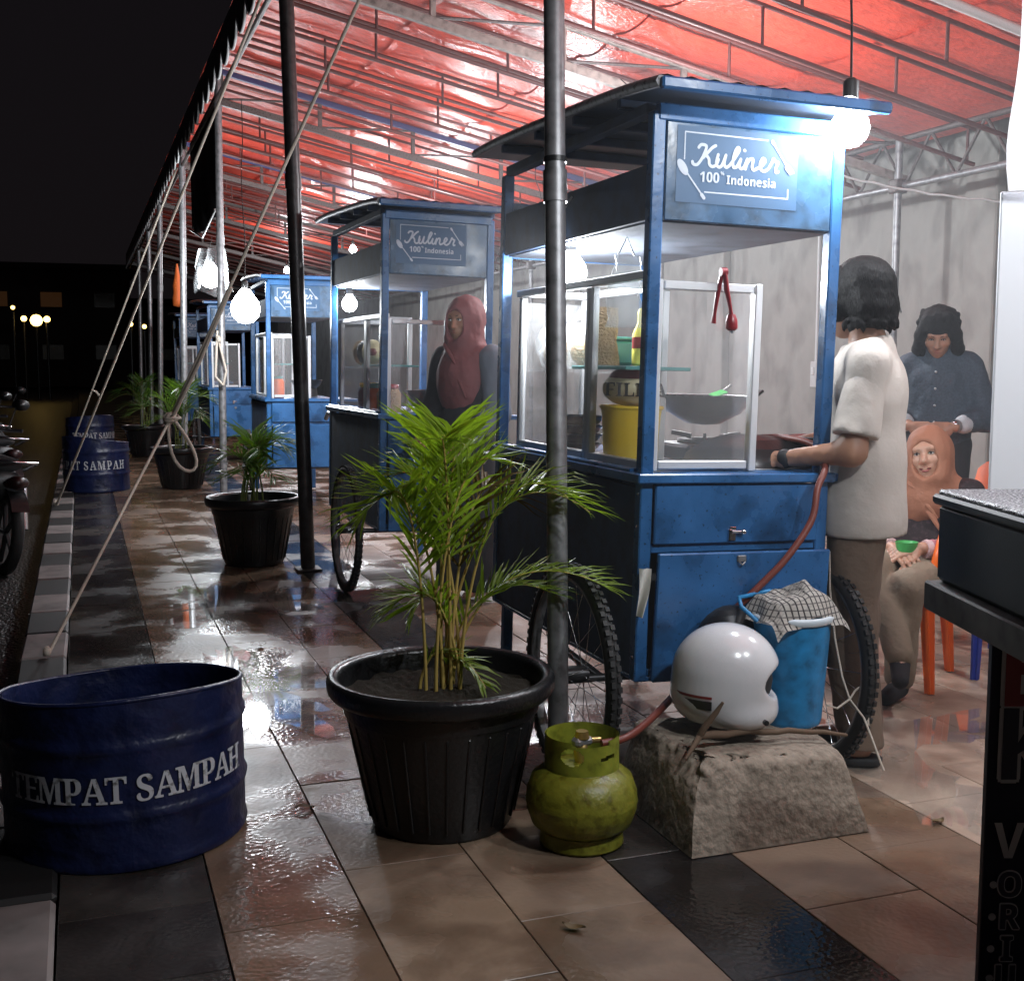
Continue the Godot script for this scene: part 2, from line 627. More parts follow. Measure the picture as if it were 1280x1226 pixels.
	M.drum = tri(mat(C(0.010, 0.017, 0.07), 0.38), 1.6)
	M.drum.albedo_texture = N.wear
	relief(M.drum, N.ta, 0.8)
	M.drum_text = tri(mat(C(0.5, 0.51, 0.54), 0.7), 2.0)
	M.drum_text.albedo_texture = N.spots
	M.gas = tri(mat(C(0.2, 0.2, 0.02), 0.42), 2.2)
	M.gas.albedo_texture = ramp(noise(512, 0.02, 6, 101), [[0.0, Color(0.62, 0.58, 0.42)], [0.3, Color(0.8, 0.78, 0.7)], [0.5, Color(0.93, 0.93, 0.9)], [1.0, Color(1, 1, 1)]])
	relief(M.gas, N.tb, 0.15)
	M.gas_collar = tri(mat(C(0.27, 0.3, 0.03), 0.42), 4.0)
	M.gas_collar.albedo_texture = N.wear
	M.dark_steel = mat(C(0.03, 0.03, 0.032), 0.35, 0.4)
	M.brass = mat(C(0.6, 0.42, 0.16), 0.3, 0.8)
	M.helmet = tri(mat(C(0.62, 0.62, 0.63), 0.2), 4.0)
	M.helmet.albedo_texture = ramp(N.c, [[0.0, Color(0.5, 0.47, 0.45)], [0.1, Color(0.95, 0.95, 0.95)], [0.3, Color(1, 1, 1)], [1.0, Color(1, 1, 1)]])
	M.helmet.clearcoat_enabled = true; M.helmet.clearcoat = 0.7; M.helmet.clearcoat_roughness = 0.05
	M.black = mat(C(0.012, 0.012, 0.013), 0.35)
	M.black_matt = mat(C(0.014, 0.014, 0.015), 0.7)
	M.rubber = tri(mat(C(0.014, 0.014, 0.014), 0.7), 8.0)
	M.red_line = mat(C(0.22, 0.02, 0.02), 0.4)
	M.bucket = tri(mat(C(0.02, 0.25, 0.55), 0.4), 3.0)
	M.bucket.albedo_texture = N.wear
	M.bucket_rim = mat(C(0.5, 0.56, 0.6), 0.4)
	M.orange_hose = mat(C(0.3, 0.055, 0.03), 0.4)
	M.hose_dark = mat(C(0.16, 0.035, 0.022), 0.45)
	M.red_plastic = mat(C(0.22, 0.012, 0.018), 0.3)
	M.yellow = mat(C(0.72, 0.5, 0.03), 0.4)
	M.yellow_pale = mat(C(0.75, 0.68, 0.12), 0.4)
	M.cream = tri(mat(C(0.62, 0.55, 0.35), 0.4), 4.0)
	M.maroon = mat(C(0.17, 0.02, 0.03), 0.4)
	M.teal = mat(C(0.06, 0.26, 0.25), 0.4)
	M.paper = tri(mat(C(0.42, 0.29, 0.16), 0.8), 5.0)
	relief(M.paper, N.tb, 1.5)
	M.white_paper = mat(C(0.7, 0.69, 0.64), 0.8)
	M.wok = mat(C(0.02, 0.021, 0.022), 0.32, 0.5)
	M.green = mat(C(0.06, 0.4, 0.1), 0.4)
	M.stainless = mat(C(0.55, 0.55, 0.56), 0.24, 0.9)
	M.orange = mat(C(0.85, 0.15, 0.015), 0.35)
	M.orange.subsurf_scatter_enabled = true; M.orange.subsurf_scatter_strength = 0.1
	M.red_chair = mat(C(0.6, 0.06, 0.02), 0.35)
	M.blue_chair = mat(C(0.02, 0.04, 0.3), 0.35)
	M.rope = tri(mat(C(0.5, 0.44, 0.37), 0.85), 20.0)
	M.rope.albedo_texture = N.spots
	M.wire = mat(C(0.02, 0.02, 0.02), 0.5)
	M.wire_white = mat(C(0.6, 0.6, 0.6), 0.5)
	M.socket = mat(C(0.6, 0.6, 0.6), 0.4)
	M.socket_dark = mat(C(0.02, 0.02, 0.02), 0.5)
	M.leaf = mat(C(0.1, 0.142, 0.016), 0.36)
	M.leaf.backlight_enabled = true; M.leaf.backlight = Color(0.5, 0.62, 0.12)
	M.leaf_dim = mat(C(0.035, 0.085, 0.014), 0.36)  # darker leaf: the dimness of the further palms put into the colour
	M.leaf_dim.backlight_enabled = true; M.leaf_dim.backlight = Color(0.3, 0.42, 0.08)
	M.leaf_brown = mat(C(0.13, 0.085, 0.03), 0.6)
	M.stem = mat(C(0.36, 0.26, 0.07), 0.5)
	M.stem_green = mat(C(0.14, 0.17, 0.04), 0.45)
	M.skin = mat(C(0.33, 0.17, 0.105), 0.5)
	M.skin.subsurf_scatter_enabled = true; M.skin.subsurf_scatter_strength = 0.12
	M.skin_fair = mat(C(0.47, 0.265, 0.18), 0.48)
	M.skin_fair.subsurf_scatter_enabled = true; M.skin_fair.subsurf_scatter_strength = 0.12
	M.lips = mat(C(0.3, 0.07, 0.06), 0.4)
	M.eye = mat(C(0.7, 0.68, 0.65), 0.15)
	M.iris = mat(C(0.015, 0.01, 0.008), 0.1)
	M.hair = tri(mat(C(0.006, 0.0055, 0.0055), 0.55), 14.0)
	M.hair.metallic_specular = 0.25
	M.hair.uv1_scale = Vector3(26, 2.5, 26)
	relief(M.hair, N.tb, 0.35)
	M.tee = tri(mat(C(0.5, 0.455, 0.405), 0.85), 3.0)
	relief(M.tee, N.ta, 0.22)
	M.trouser = tri(mat(C(0.15, 0.105, 0.075), 0.85), 4.0)
	relief(M.trouser, N.ta, 0.3)
	M.denim = tri(mat(C(0.06, 0.088, 0.122), 0.8), 4.0)
	M.denim.albedo_texture = ramp(N.b, [[0.0, Color(0.7, 0.7, 0.7)], [1.0, Color(1, 1, 1)]])
	relief(M.denim, N.ta, 0.4)
	M.denim_pale = mat(C(0.42, 0.45, 0.47), 0.8)
	M.cloth_black = mat(C(0.015, 0.015, 0.018), 0.85)
	M.khaki = tri(mat(C(0.26, 0.21, 0.15), 0.85), 4.0)
	relief(M.khaki, N.ta, 0.3)
	M.hijab_tan = tri(mat(C(0.32, 0.135, 0.075), 0.75), 4.0)
	relief(M.hijab_tan, N.ta, 0.25)
	M.hijab_rose = tri(mat(C(0.2, 0.065, 0.065), 0.75), 4.0)
	relief(M.hijab_rose, N.ta, 0.25)
	M.blouse = tri(mat(C(0.035, 0.02, 0.025), 0.8), 5.0)
	M.blouse.albedo_texture = ramp(noise(256, 0.03, 2, 121), [[0.0, Color(0.6, 0.5, 0.5)], [0.6, Color(0.6, 0.5, 0.5)], [0.66, Color(1, 0.9, 0.9)], [1.0, Color(1, 1, 1)]])
	M.pink = mat(C(0.5, 0.2, 0.23), 0.8)
	M.pink_white = mat(C(0.62, 0.45, 0.45), 0.8)
	M.sleeve_grey = mat(C(0.13, 0.16, 0.2), 0.8)
	M.speckle = tri(mat(Color(1, 1, 1), 0.35), 3.5)
	M.speckle.albedo_texture = ramp(N.c, [[0.0, Color(0.05, 0.05, 0.06)], [0.45, Color(0.2, 0.2, 0.22)], [0.6, Color(0.72, 0.72, 0.74)], [1.0, Color(0.95, 0.95, 0.95)]])
	M.speckle.uv1_scale = Vector3.ONE * 2.2
	relief(M.speckle, N.tc, 0.6)
	M.coolbox = tri(mat(C(0.017, 0.021, 0.026), 0.45), 3.0)
	M.coolbox.albedo_texture = ramp(N.c, [[0.0, Color(0.5, 0.5, 0.5)], [0.75, Color(0.8, 0.8, 0.8)], [0.85, Color(1, 1, 1)], [1.0, Color(1, 1, 1)]])
	M.board = tri(mat(C(0.13, 0.125, 0.12), 0.6), 3.0)
	M.board.albedo_texture = N.wear
	M.banner_navy = mat(C(0.012, 0.016, 0.042), 0.5)
	M.banner_white = mat(C(0.78, 0.79, 0.82), 0.6)
	M.banner_white.backlight_enabled = true; M.banner_white.backlight = Color(0.5, 0.5, 0.5)
	M.banner_blue = mat(C(0.14, 0.28, 0.55), 0.6)
	M.print_red = mat(C(0.36, 0.07, 0.08), 0.5)
	M.print_grey = mat(C(0.7, 0.7, 0.72), 0.5)
	M.print_dark = mat(C(0.05, 0.055, 0.09), 0.5)
	M.check_cloth = mat(Color(1, 1, 1), 0.85)
	var im := Image.create(128, 128, false, Image.FORMAT_RGB8)
	im.fill(Color(0.62, 0.6, 0.57))
	for i in 8:
		im.fill_rect(Rect2i(i * 16, 0, 4, 128), Color(0.13, 0.12, 0.13))
		im.fill_rect(Rect2i(0, i * 16 + 6, 128, 3), Color(0.3, 0.28, 0.28))
	M.check_cloth.albedo_texture = ImageTexture.create_from_image(im)
	tri(M.check_cloth, 7.0)
	M.wood = tri(mat(C(0.12, 0.075, 0.045), 0.8), 6.0)
	M.bulb = mat(Color(1, 1, 1), 0.3)
	M.bulb.emission_enabled = true; M.bulb.emission = Color(0.97, 0.98, 1.0); M.bulb.emission_energy_multiplier = 30.0
	M.far_light = mat(Color(1, 1, 1), 0.5)
	M.far_light.emission_enabled = true; M.far_light.emission = Color(1.0, 0.82, 0.45); M.far_light.emission_energy_multiplier = 3.0
	M.far_window = mat(Color(0.1, 0.1, 0.1), 0.5)
	M.far_window.emission_enabled = true; M.far_window.emission = Color(0.55, 0.36, 0.2); M.far_window.emission_energy_multiplier = 0.035
	M.far_wall = mat(C(0.04, 0.03, 0.03), 0.9)
	M.bike_body = mat(C(0.008, 0.008, 0.009), 0.3)
	M.tail_red = mat(C(0.02, 0.006, 0.006), 0.4)
	M.orange_cloth = mat(C(0.75, 0.16, 0.03), 0.6)
	M.orange_cloth.emission_enabled = false

func g(a: float) -> Color: return Color(a, a, a)

# ---------------------------------------------------------------- scene
const EAVE_X := 1.25
const BACK_X := 5.75
const BAYS := [-3.8, -7.65, -11.5, -15.35, -19.2, -23.05, -26.9, -30.75]
const CART_AT := Vector3(1.58, 0, -3.29)
var rng := RandomNumberGenerator.new()

func roof_y(x: float, drop := 0.0) -> float:
	return 3.98 - 0.22 * (x - 1.35) - drop

func bulb(at: Vector3, energy: float, label: String, wire_top: Vector3, colour := Color(0.96, 0.98, 1.0), r := 0.052) -> void:
	var t := thing("light_bulb", label, "light bulb", Transform3D(Basis.IDENTITY, at), "lit bulbs under the tent")
	part(t, "bulb_glass", MB.new().lathe([Vector2(0.0, -r), Vector2(r * 0.5, -r * 0.87), Vector2(r * 0.87, -r * 0.5), Vector2(r, 0), Vector2(r * 0.9, r * 0.45), Vector2(r * 0.55, r * 0.95), Vector2(r * 0.3, r * 1.3)], 20), M.bulb)
	var k := minf(r * 0.4, 0.026)
	part(t, "socket", MB.new().lathe([Vector2(k * 0.8, r * 1.2), Vector2(k, r * 1.3), Vector2(k, r * 1.3 + k * 2.6), Vector2(k * 0.5, r * 1.3 + k * 3.0), Vector2(0, r * 1.3 + k * 3.0)], 12), M.socket_dark)
	var w := wire_top - at
	var pts := []
	for i in 9:
		var f := i / 8.0
		pts.append(Vector3(0, r * 1.3 + minf(r * 0.4, 0.026) * 2.9, 0).lerp(w, f) + Vector3(sin(f * 9.0) * 0.012 * sin(f * PI), -0.04 * sin(f * PI) * absf(w.x), cos(f * 7.0) * 0.01 * sin(f * PI)))
	part(t, "wire", MB.new().tube(pts, 0.004, 6), M.wire)
	var l := OmniLight3D.new()
	l.name = "bulb_lamp"
	l.light_color = colour; l.light_energy = energy; l.light_size = r * 0.8; l.omni_range = 40.0; l.omni_attenuation = 2.0; l.shadow_enabled = true
	t.add_child(l, true)

func _ready() -> void:
	rng.seed = 20
	materials()
	# camera
	var cam := Camera3D.new()
	cam.name = "camera"
	add_child(cam)
	cam.fov = 44.456; cam.near = 0.05; cam.far = 400.0
	cam.position = Vector3(0, 1.33, 0)
	cam.rotation_degrees = Vector3(-6.0885, -19.696, 0)
	# night sky
	var we := WorldEnvironment.new()
	we.name = "environment"
	var e := Environment.new()
	var sky := ProceduralSkyMaterial.new()
	sky.sky_top_color = C(0.003, 0.0025, 0.0031); sky.sky_horizon_color = C(0.0034, 0.0027, 0.003); sky.sky_curve = 0.12
	sky.ground_bottom_color = C(0.002, 0.002, 0.002); sky.ground_horizon_color = C(0.006, 0.004, 0.004)
	e.background_mode = Environment.BG_SKY
	e.sky = Sky.new()
	e.sky.sky_material = sky
	e.tonemap_mode = Environment.TONE_MAPPER_LINEAR
	e.tonemap_exposure = 1.9
	e.sdfgi_enabled = true; e.ssao_enabled = true; e.ssil_enabled = true
	we.environment = e
	add_child(we)
	# lamps: the two beside the front cart, one hung over the path before the camera, one in each bay of the seating side, one at each cart, two extra ones added as fill
	bulb(Vector3(2.262, 2.048, -3.225), 0.4, "bare bulb hanging at the right corner of the front cart's sign", Vector3(2.35, roof_y(2.35, 0.28), -3.45), Color(0.96, 0.98, 1.0), 0.06)
	bulb(Vector3(1.70, 1.655, -4.12), 0.75, "bare bulb hanging behind the front steel pole over the yellow container", Vector3(1.64, 1.86, -4.0), Color(0.96, 0.98, 1.0), 0.064)
	bulb(Vector3(1.75, 2.5, -0.95), 1.2, "bare bulb over the path in front of the front cart", Vector3(1.75, roof_y(1.75, 0.28), -1.3))
	bulb(Vector3(2.6, 2.5, -1.0), 1.2, "bare bulb over the table with the black cool box", Vector3(2.6, roof_y(2.6, 0.28), -1.3))
	bulb(Vector3(3.45, 2.35, -3.05), 0.75, "extra bulb added behind the white sheet to light the seating area", Vector3(3.45, roof_y(3.45, 0.28), -3.8))  # out of view, added to brighten the floor on the right
	bulb(Vector3(1.33, 1.78, -10.4), 0.6, "bare bulb blazing in front of the third cart beside a steel pole", Vector3(1.45, roof_y(1.4, 0.28), -11.3), Color(0.93, 0.98, 1.0), 0.125)  # globe oversized, its glare built into the shape
	bulb(Vector3(1.42, 2.29, -14.1), 1.3, "bare bulb glowing under a clear plastic sheet at the fourth cart", Vector3(1.45, 2.75, -14.15), Color(0.93, 0.98, 1.0), 0.125)  # globe swollen likewise to take in the glare
	bulb(Vector3(1.72, 1.72, -8.05), 0.3, "bare bulb hung inside the second cart", Vector3(1.72, 2.0, -8.0))
	bulb(Vector3(3.5, 2.55, -6.7), 2.4, "bare bulb over the seating area behind the front cart", Vector3(3.5, roof_y(3.5, 0.28), -7.6))
	bulb(Vector3(3.85, 2.6, -10.0), 1.7, "bare bulb over the seating area behind the second cart", Vector3(3.85, roof_y(3.85, 0.28), -10.2))
	bulb(Vector3(3.8, 2.75, -13.0), 1.7, "bare bulb over the seating area behind the third cart", Vector3(3.8, roof_y(3.8, 0.28), -13.4))
	bulb(Vector3(3.4, 2.9, -21.0), 1.6, "extra bulb added at the far end of the tent to light the canopy", Vector3(3.4, roof_y(3.4, 0.28), -21.2))  # added to brighten the far canopy
	bulb(Vector3(3.65, 2.9, -16.8), 1.8, "bare bulb farthest back under the tent", Vector3(3.65, roof_y(3.65, 0.28), -17.0))
	# thin cooking smoke, its box added round the carts to give bulbs a halo
	e.volumetric_fog_enabled = true; e.volumetric_fog_density = 0.0
	var smoke := FogVolume.new()
	smoke.name = "halo_smoke"
	smoke.shape = RenderingServer.FOG_VOLUME_SHAPE_BOX
	smoke.size = Vector3(4.75, 3.3, 6.4)
	smoke.position = Vector3(3.62, 1.66, -5.65)
	var fm := FogMaterial.new()
	fm.density = 0.02; fm.albedo = Color(0.93, 0.94, 0.97)
	smoke.material = fm
	smoke.set_meta("label", "thin pale cooking smoke under the tent, added round the carts to halo the bulbs"); smoke.set_meta("category", "smoke"); smoke.set_meta("kind", "stuff")
	add_child(smoke)
	setting()
	tent()
	carts()
	front_things()
	behind_things()
	people()
	plants()
	street()

# ---------------------------------------------------------------- ground, pavement, kerb, wall
func setting() -> void:
	struct("ground", MB.new().quad2(Vector3(-200, -0.2, 40), Vector3(200, -0.2, 40), Vector3(200, -0.2, -300), Vector3(-200, -0.2, -300), Vector3.UP), M.grout)
	struct("road", MB.new().quad2(Vector3(-9, -0.15, 8), Vector3(-0.32, -0.15, 8), Vector3(-0.32, -0.15, -120), Vector3(-9, -0.15, -120), Vector3.UP), M.asphalt)
	# the pavement bed, and on it stone slabs, each a piece of its own as far as one can tell them apart
	var bed := struct("pavement", MB.new().box(Vector3(7.6, -0.095, -27), Vector3(15.4, 0.17, 62)), M.grout)
	var cols := [[-0.1, 0.267]]
	var x := 0.267
	while x < 7.2:
		cols.append([x, x + 0.34])
		x += 0.34
	var rest := [MB.new(), MB.new(), MB.new()]
	var shapes := {}
	var made := 0
	for row in 46:
		for ci in cols.size():
			var c = cols[ci]
			var len := 0.68 if ci > 0 else 0.36
			var z := -1.15 - row * len - (fposmod(ci * 0.37, 1.0)) * len
			var w: float = c[1] - c[0] - 0.0035
			var mid := Vector3((c[0] + c[1]) * 0.5, -0.006 + rng.randf_range(-0.0025, 0.0), z - len * 0.5)
			var dark := ci == 0 or ci == 4
			var dry: bool = mid.z > -9.0 and (c[0] > 1.5 or (c[0] > 0.6 and mid.z > -3.45))
			var pool: Array = M.tiles_dark if dark else (M.tiles_pale if dry and c[0] > 2.2 else (M.tiles_dry if dry else M.tiles))
			var m: Material = pool[rng.randi() % pool.size()]
			var seen := mid.z < -1.9 and mid.x < -mid.z * 0.98 + 0.7 and mid.x > -mid.z * -0.03 - 0.3
			if made < 298 and seen and mid.z > -11.0:
				var key := "%.3f %.3f" % [w, len]
				if not shapes.has(key):
					shapes[key] = MB.new().box(Vector3.ZERO, Vector3(w, 0.02, len - 0.0035), 0.0015).mesh()
				part(bed, "slab", shapes[key], m, Transform3D(Basis.from_euler(Vector3(rng.randf_range(-0.002, 0.002), 0, rng.randf_range(-0.002, 0.002))), mid + Vector3(0, -0.006, 0)))
				made += 1
			elif mid.z > -32.0:
				rest[0 if dark else (2 if dry else 1)].box(mid + Vector3(0, -0.006, 0), Vector3(w, 0.02, len - 0.006))
	for i in 3:
		if rest[i].v.size():
			part(bed, "far_slabs", rest[i], [M.tiles_dark[0], M.tiles[0], M.tiles_dry[0]][i]).set_meta("kind", "stuff")
	# shallow standing water with ragged edges
	for q in [[Vector3(2.72, 0, -3.5), 0.42, 0.2, 3], [Vector3(2.45, 0, -3.0), 0.17, 0.42, 5], [Vector3(0.62, 0, -4.9), 0.3, 0.62, 8], [Vector3(0.72, 0, -6.7), 0.36, 0.5, 9]]:
		var mb := MB.new()
		var pts := PackedVector2Array()
		var fn := FastNoiseLite.new()
		fn.seed = q[3]; fn.frequency = 0.9
		for i in 70:
			var a := TAU * i / 70
			var rr := 1.0 + fn.get_noise_2d(cos(a) * 2.2, sin(a) * 2.2) * 1.0 + fn.get_noise_2d(cos(a) * 9.0, sin(a) * 9.0) * 0.3
			pts.append(Vector2(cos(a) * q[1], sin(a) * q[2]) * rr)
		mb.slab(pts, 0.003, Transform3D(Basis(Vector3.RIGHT, Vector3.FORWARD, Vector3.UP), q[0] + Vector3(0, 0.0005, 0)))
		var p := struct("water", mb, M.water)
	# painted kerb stones, black and white in turn
	var kerb := struct("kerb", MB.new().box(Vector3(-0.21, -0.14, -27), Vector3(0.19, 0.1, 62)), M.kerb_black)
	var kw := MB.new().box(Vector3.ZERO, Vector3(0.2, 0.155, 0.515), 0.012).mesh()
	for i in 44:
		var zc := -2.3 - i * 0.525
		part(kerb, "kerb_stone", kw, M.kerb_white if i % 2 == 1 else M.kerb_black, T(-0.205, -0.072 + rng.randf_range(-0.004, 0.004), zc, rng.randf_range(-0.6, 0.6)))
	# concrete wall behind the seating side
	var wl := thing("concrete_wall", "tall bare grey concrete wall streaked with damp along the back of the tent", "wall", T(6.4, 0, 0))
	part(wl, "wall_face", MB.new().box(Vector3(0.1, 2.3, -18), Vector3(0.2, 4.6, 44)), M.wall)
	for z in [-7.35, -11.3, -15.3, -19.3]:
		part(wl, "pilaster", MB.new().box(Vector3(-0.045, 2.3, z), Vector3(0.09, 4.6, 0.34), 0.01), M.wall)
	for z in [-3.4, -5.35, -9.3, -13.3, -17.3]:
		part(wl, "panel_joint", MB.new().box(Vector3(-0.004, 2.3, z), Vector3(0.008, 4.6, 0.03)), M.wall)
	var sw := thing("wall_switch", "white switch box at the end of a white conduit on the concrete wall", "switch", T(6.385, 1.25, -9.5))
	part(sw, "conduit", MB.new().tube([Vector3(-0.012, 0.07, 0), Vector3(-0.012, 1.6, 0)], 0.014, 8), M.wire_white)
	part(sw, "box", MB.new().box(Vector3(-0.02, -0.03, 0), Vector3(0.05, 0.24, 0.1), 0.008), M.trim_white)
	part(sw, "rocker", MB.new().box(Vector3(-0.05, 0.0, 0), Vector3(0.012, 0.07, 0.04), 0.004), M.socket)

# ---------------------------------------------------------------- tent
func tent() -> void:
	var tn := thing("market_tent", "long red tarpaulin tent on steel trusses sloping down to the wall", "tent")
	# tarpaulin, slack between the rafters
	part(tn, "tarpaulin", MB.new().surf(func(u: float, v: float):
		var x := lerpf(1.18, 6.02, u)
		var z := lerpf(-1.2, -32.0, v)
		var s := absf(sin((z + 3.8) / 0.642 * PI))
		return Vector3(x, roof_y(x) + 0.03 - 0.05 * s * sin(u * PI) + 0.008 * sin(x * 9.0 + z * 5.0), z), 40, 384, Vector3.UP), M.tarp)
	for sx in [2.35, 3.5, 4.65]: # sewn seams of the tarpaulin
		part(tn, "seam", MB.new().surf(func(u: float, v: float):
			var x: float = sx + (u - 0.5) * 0.05
			var z := lerpf(-1.3, -31.5, v)
			return Vector3(x, roof_y(x) + 0.016 - 0.05 * absf(sin((z + 3.8) / 0.642 * PI)) * sin((x - 1.18) / 4.84 * PI) + 0.008 * sin(x * 9.0 + z * 5.0), z), 3, 300, Vector3.DOWN), M.tarp)
	# scalloped valance along the eave
	var pts := PackedVector2Array()
	var zz := -1.2
	pts.append(Vector2(1.2, 0))
	while zz > -32.0:
		for k in 9:
			var f := k / 9.0
			pts.append(Vector2(-(zz - 0.5 * f), -0.2 - 0.15 * pow(sin(f * PI), 0.6)))
		zz -= 0.5
	pts.append(Vector2(32.0, 0))
	var vl := part(tn, "valance", MB.new().slab(pts, 0.006, Transform3D(Basis(Vector3(0, 0, -1), Vector3.UP, Vector3.RIGHT), Vector3(1.17, 4.02, 0))), M.valance)
	var hem := []
	zz = -1.2
	while zz > -32.0:
		for k in 6:
			var f := k / 6.0
			hem.append(Vector3(1.165, 4.02 - 0.2 - 0.15 * pow(sin(f * PI), 0.6), zz - 0.5 * f))
		zz -= 0.5
	part(vl, "white_hem", MB.new().tube(hem, 0.011, 5), M.trim_white)
	# trusses at the poles
	for i in BAYS.size():
		var z: float = BAYS[i]
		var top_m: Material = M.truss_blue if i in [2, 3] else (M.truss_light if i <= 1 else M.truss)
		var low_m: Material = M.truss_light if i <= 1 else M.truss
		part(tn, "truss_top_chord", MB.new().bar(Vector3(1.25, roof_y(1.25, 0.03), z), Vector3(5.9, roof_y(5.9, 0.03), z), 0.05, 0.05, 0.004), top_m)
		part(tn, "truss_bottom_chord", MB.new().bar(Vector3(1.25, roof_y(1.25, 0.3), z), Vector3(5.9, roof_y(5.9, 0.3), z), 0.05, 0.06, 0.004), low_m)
		for k in 6:
			var xa := 1.3 + k * 0.9
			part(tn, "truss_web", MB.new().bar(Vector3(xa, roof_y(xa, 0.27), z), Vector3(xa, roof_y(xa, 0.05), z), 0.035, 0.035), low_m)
			if k < 5:
				part(tn, "truss_brace", MB.new().tube([Vector3(xa, roof_y(xa, 0.27), z + 0.004), Vector3(xa + 0.9, roof_y(xa + 0.9, 0.05), z + 0.004)], 0.011, 6), M.truss)
	# slim ladder rafters between them
	for i in range(-3, 46):
		if posmod(i, 6) == 0:
			continue
		var z := -3.8 - i * 0.642
		var lm: Material = M.white_pipe if i == 2 else M.ladder
		part(tn, "rafter", MB.new().tube([Vector3(1.25, roof_y(1.25, 0.02), z), Vector3(5.95, roof_y(5.95, 0.02), z)], 0.014, 6), M.ladder)
		part(tn, "rafter_lower_bar", MB.new().tube([Vector3(1.25, roof_y(1.25, 0.26), z), Vector3(5.95, roof_y(5.95, 0.26), z)], 0.026 if i == 2 else 0.016, 6), lm)
		if i < 24:
			for k in 5:
				var xa := 1.75 + k * 0.95 + 0.4 * fposmod(i * 0.37, 1.0)
				part(tn, "rafter_link", MB.new().tube([Vector3(xa, roof_y(xa, 0.26), z), Vector3(xa, roof_y(xa, 0.02), z)], 0.011, 5), M.ladder)
	part(tn, "eave_pipe", MB.new().tube([Vector3(1.25, roof_y(1.25, 0.06), -1.2), Vector3(1.25, roof_y(1.25, 0.06), -32)], 0.024, 8), M.truss)
	part(tn, "lower_eave_pipe", MB.new().tube([Vector3(1.25, roof_y(1.25, 0.3), -1.2), Vector3(1.25, roof_y(1.25, 0.3), -32)], 0.02, 8), M.truss)
	# lattice girder along the wall side
	var yb := 2.62
	part(tn, "girder_lower_pipe", MB.new().tube([Vector3(BACK_X, yb, -1.2), Vector3(BACK_X, yb, -32)], 0.026, 8), M.steel)
	part(tn, "girder_upper_pipe", MB.new().tube([Vector3(BACK_X, roof_y(BACK_X, 0.05), -1.2), Vector3(BACK_X, roof_y(BACK_X, 0.05), -32)], 0.022, 8), M.truss)
	for i in 30:
		var z := -2.0 - i * 0.55
		part(tn, "girder_web", MB.new().tube([Vector3(BACK_X, yb, z), Vector3(BACK_X, roof_y(BACK_X, 0.05), z - 0.275)], 0.012, 6), M.truss)
		part(tn, "girder_web", MB.new().tube([Vector3(BACK_X, roof_y(BACK_X, 0.05), z - 0.275), Vector3(BACK_X, yb, z - 0.55)], 0.012, 6), M.truss)
	# poles
	var lab := ["front steel pole standing between the bushy potted palm and the nearest blue cart", "dark steel pole beside the second potted palm and the second blue cart's wheel", "steel pole with a hanging rope loop beside the third cart's bright bulb", "steel pole behind the third potted palm by the fourth cart", "thin steel pole fifth along the pavement", "thin steel pole sixth along the pavement", "farthest thin steel pole under the eave"]
	var foot := [Vector3(1.322, 0, -3.272), Vector3(1.338, 0, -7.65), Vector3(1.23, 0, -11.5), Vector3(1.18, 0, -15.35), Vector3(1.12, 0, -19.2), Vector3(1.2, 0, -23.05), Vector3(1.2, 0, -26.9)]
	var topx := [1.42, 1.26, 1.27, 1.25, 1.22, 1.25, 1.25]
	for i in 7:
		var p := thing("tent_pole", lab[i], "pole", Transform3D(Basis.IDENTITY, foot[i]), "steel poles along the open side of the tent")
		var top := Vector3(topx[i], roof_y(1.25, 0.05), BAYS[i] if i else -3.62) - Vector3(foot[i])
		var rad: float = [0.032, 0.046, 0.034, 0.04, 0.04, 0.04, 0.04][i]
		var pm: Material = M.pole_dark if i == 1 else M.steel
		part(p, "pole_tube", MB.new().tube([Vector3(0, 0.01, 0), top * 0.5, top], rad, 14), pm)
		part(p, "base_plate", MB.new().box(Vector3(0, 0.006, 0), Vector3(0.16, 0.012, 0.16), 0.003), M.truss)
		var cy := 0.47 if i == 0 else 0.62
		part(p, "joint_collar", MB.new().tube([top * (cy - 0.012), top * (cy + 0.012)], rad + 0.005, 14), pm)
		if i == 0:
			part(p, "wire_tie", MB.new().tube([top * 0.488, top * 0.492], rad + 0.004, 12), M.black)
	for i in [1, 2, 3]:
		var bp := thing("back_pole", ["", "shiny steel tent pole standing near the wall beside the man in the white shirt", "steel tent pole by the wall behind the second cart", "steel tent pole by the wall behind the third cart"][i], "pole", T(BACK_X - 0.02, 0, BAYS[i] + 0.1))
		part(bp, "pole_tube", MB.new().tube([Vector3(0, 0, 0), Vector3(0, 2.95, 0)], 0.028, 12), M.steel)
		part(bp, "clamp", MB.new().box(Vector3(0, 2.62, 0), Vector3(0.11, 0.1, 0.1), 0.01), M.truss)
		part(bp, "wire_tie", MB.new().tube([Vector3(-0.03, 1.72, 0), Vector3(0.03, 1.74, 0.03), Vector3(0.05, 1.7, 0.02)], 0.006, 6), M.black)
	# a dark curtain rolled down beyond the third pole
	var cur := thing("dark_curtain", "dark tarpaulin curtain hanging from the eave beyond the third pole", "curtain")
	part(cur, "cloth", MB.new().surf(func(u: float, v: float):
		var z := lerpf(-11.7, -14.4, u)
		return Vector3(1.26 + 0.03 * sin(u * 22.0) * v, lerpf(3.8, 2.75 - 0.12 * sin(u * PI) + 0.1 * u, v), z), 30, 8, Vector3.LEFT), M.cloth_black)
	part(cur, "hem_rope", MB.new().tube([Vector3(1.24, 2.75, -11.7), Vector3(1.24, 2.62, -13.0), Vector3(1.24, 2.84, -14.4)], 0.012, 6), M.trim_white)
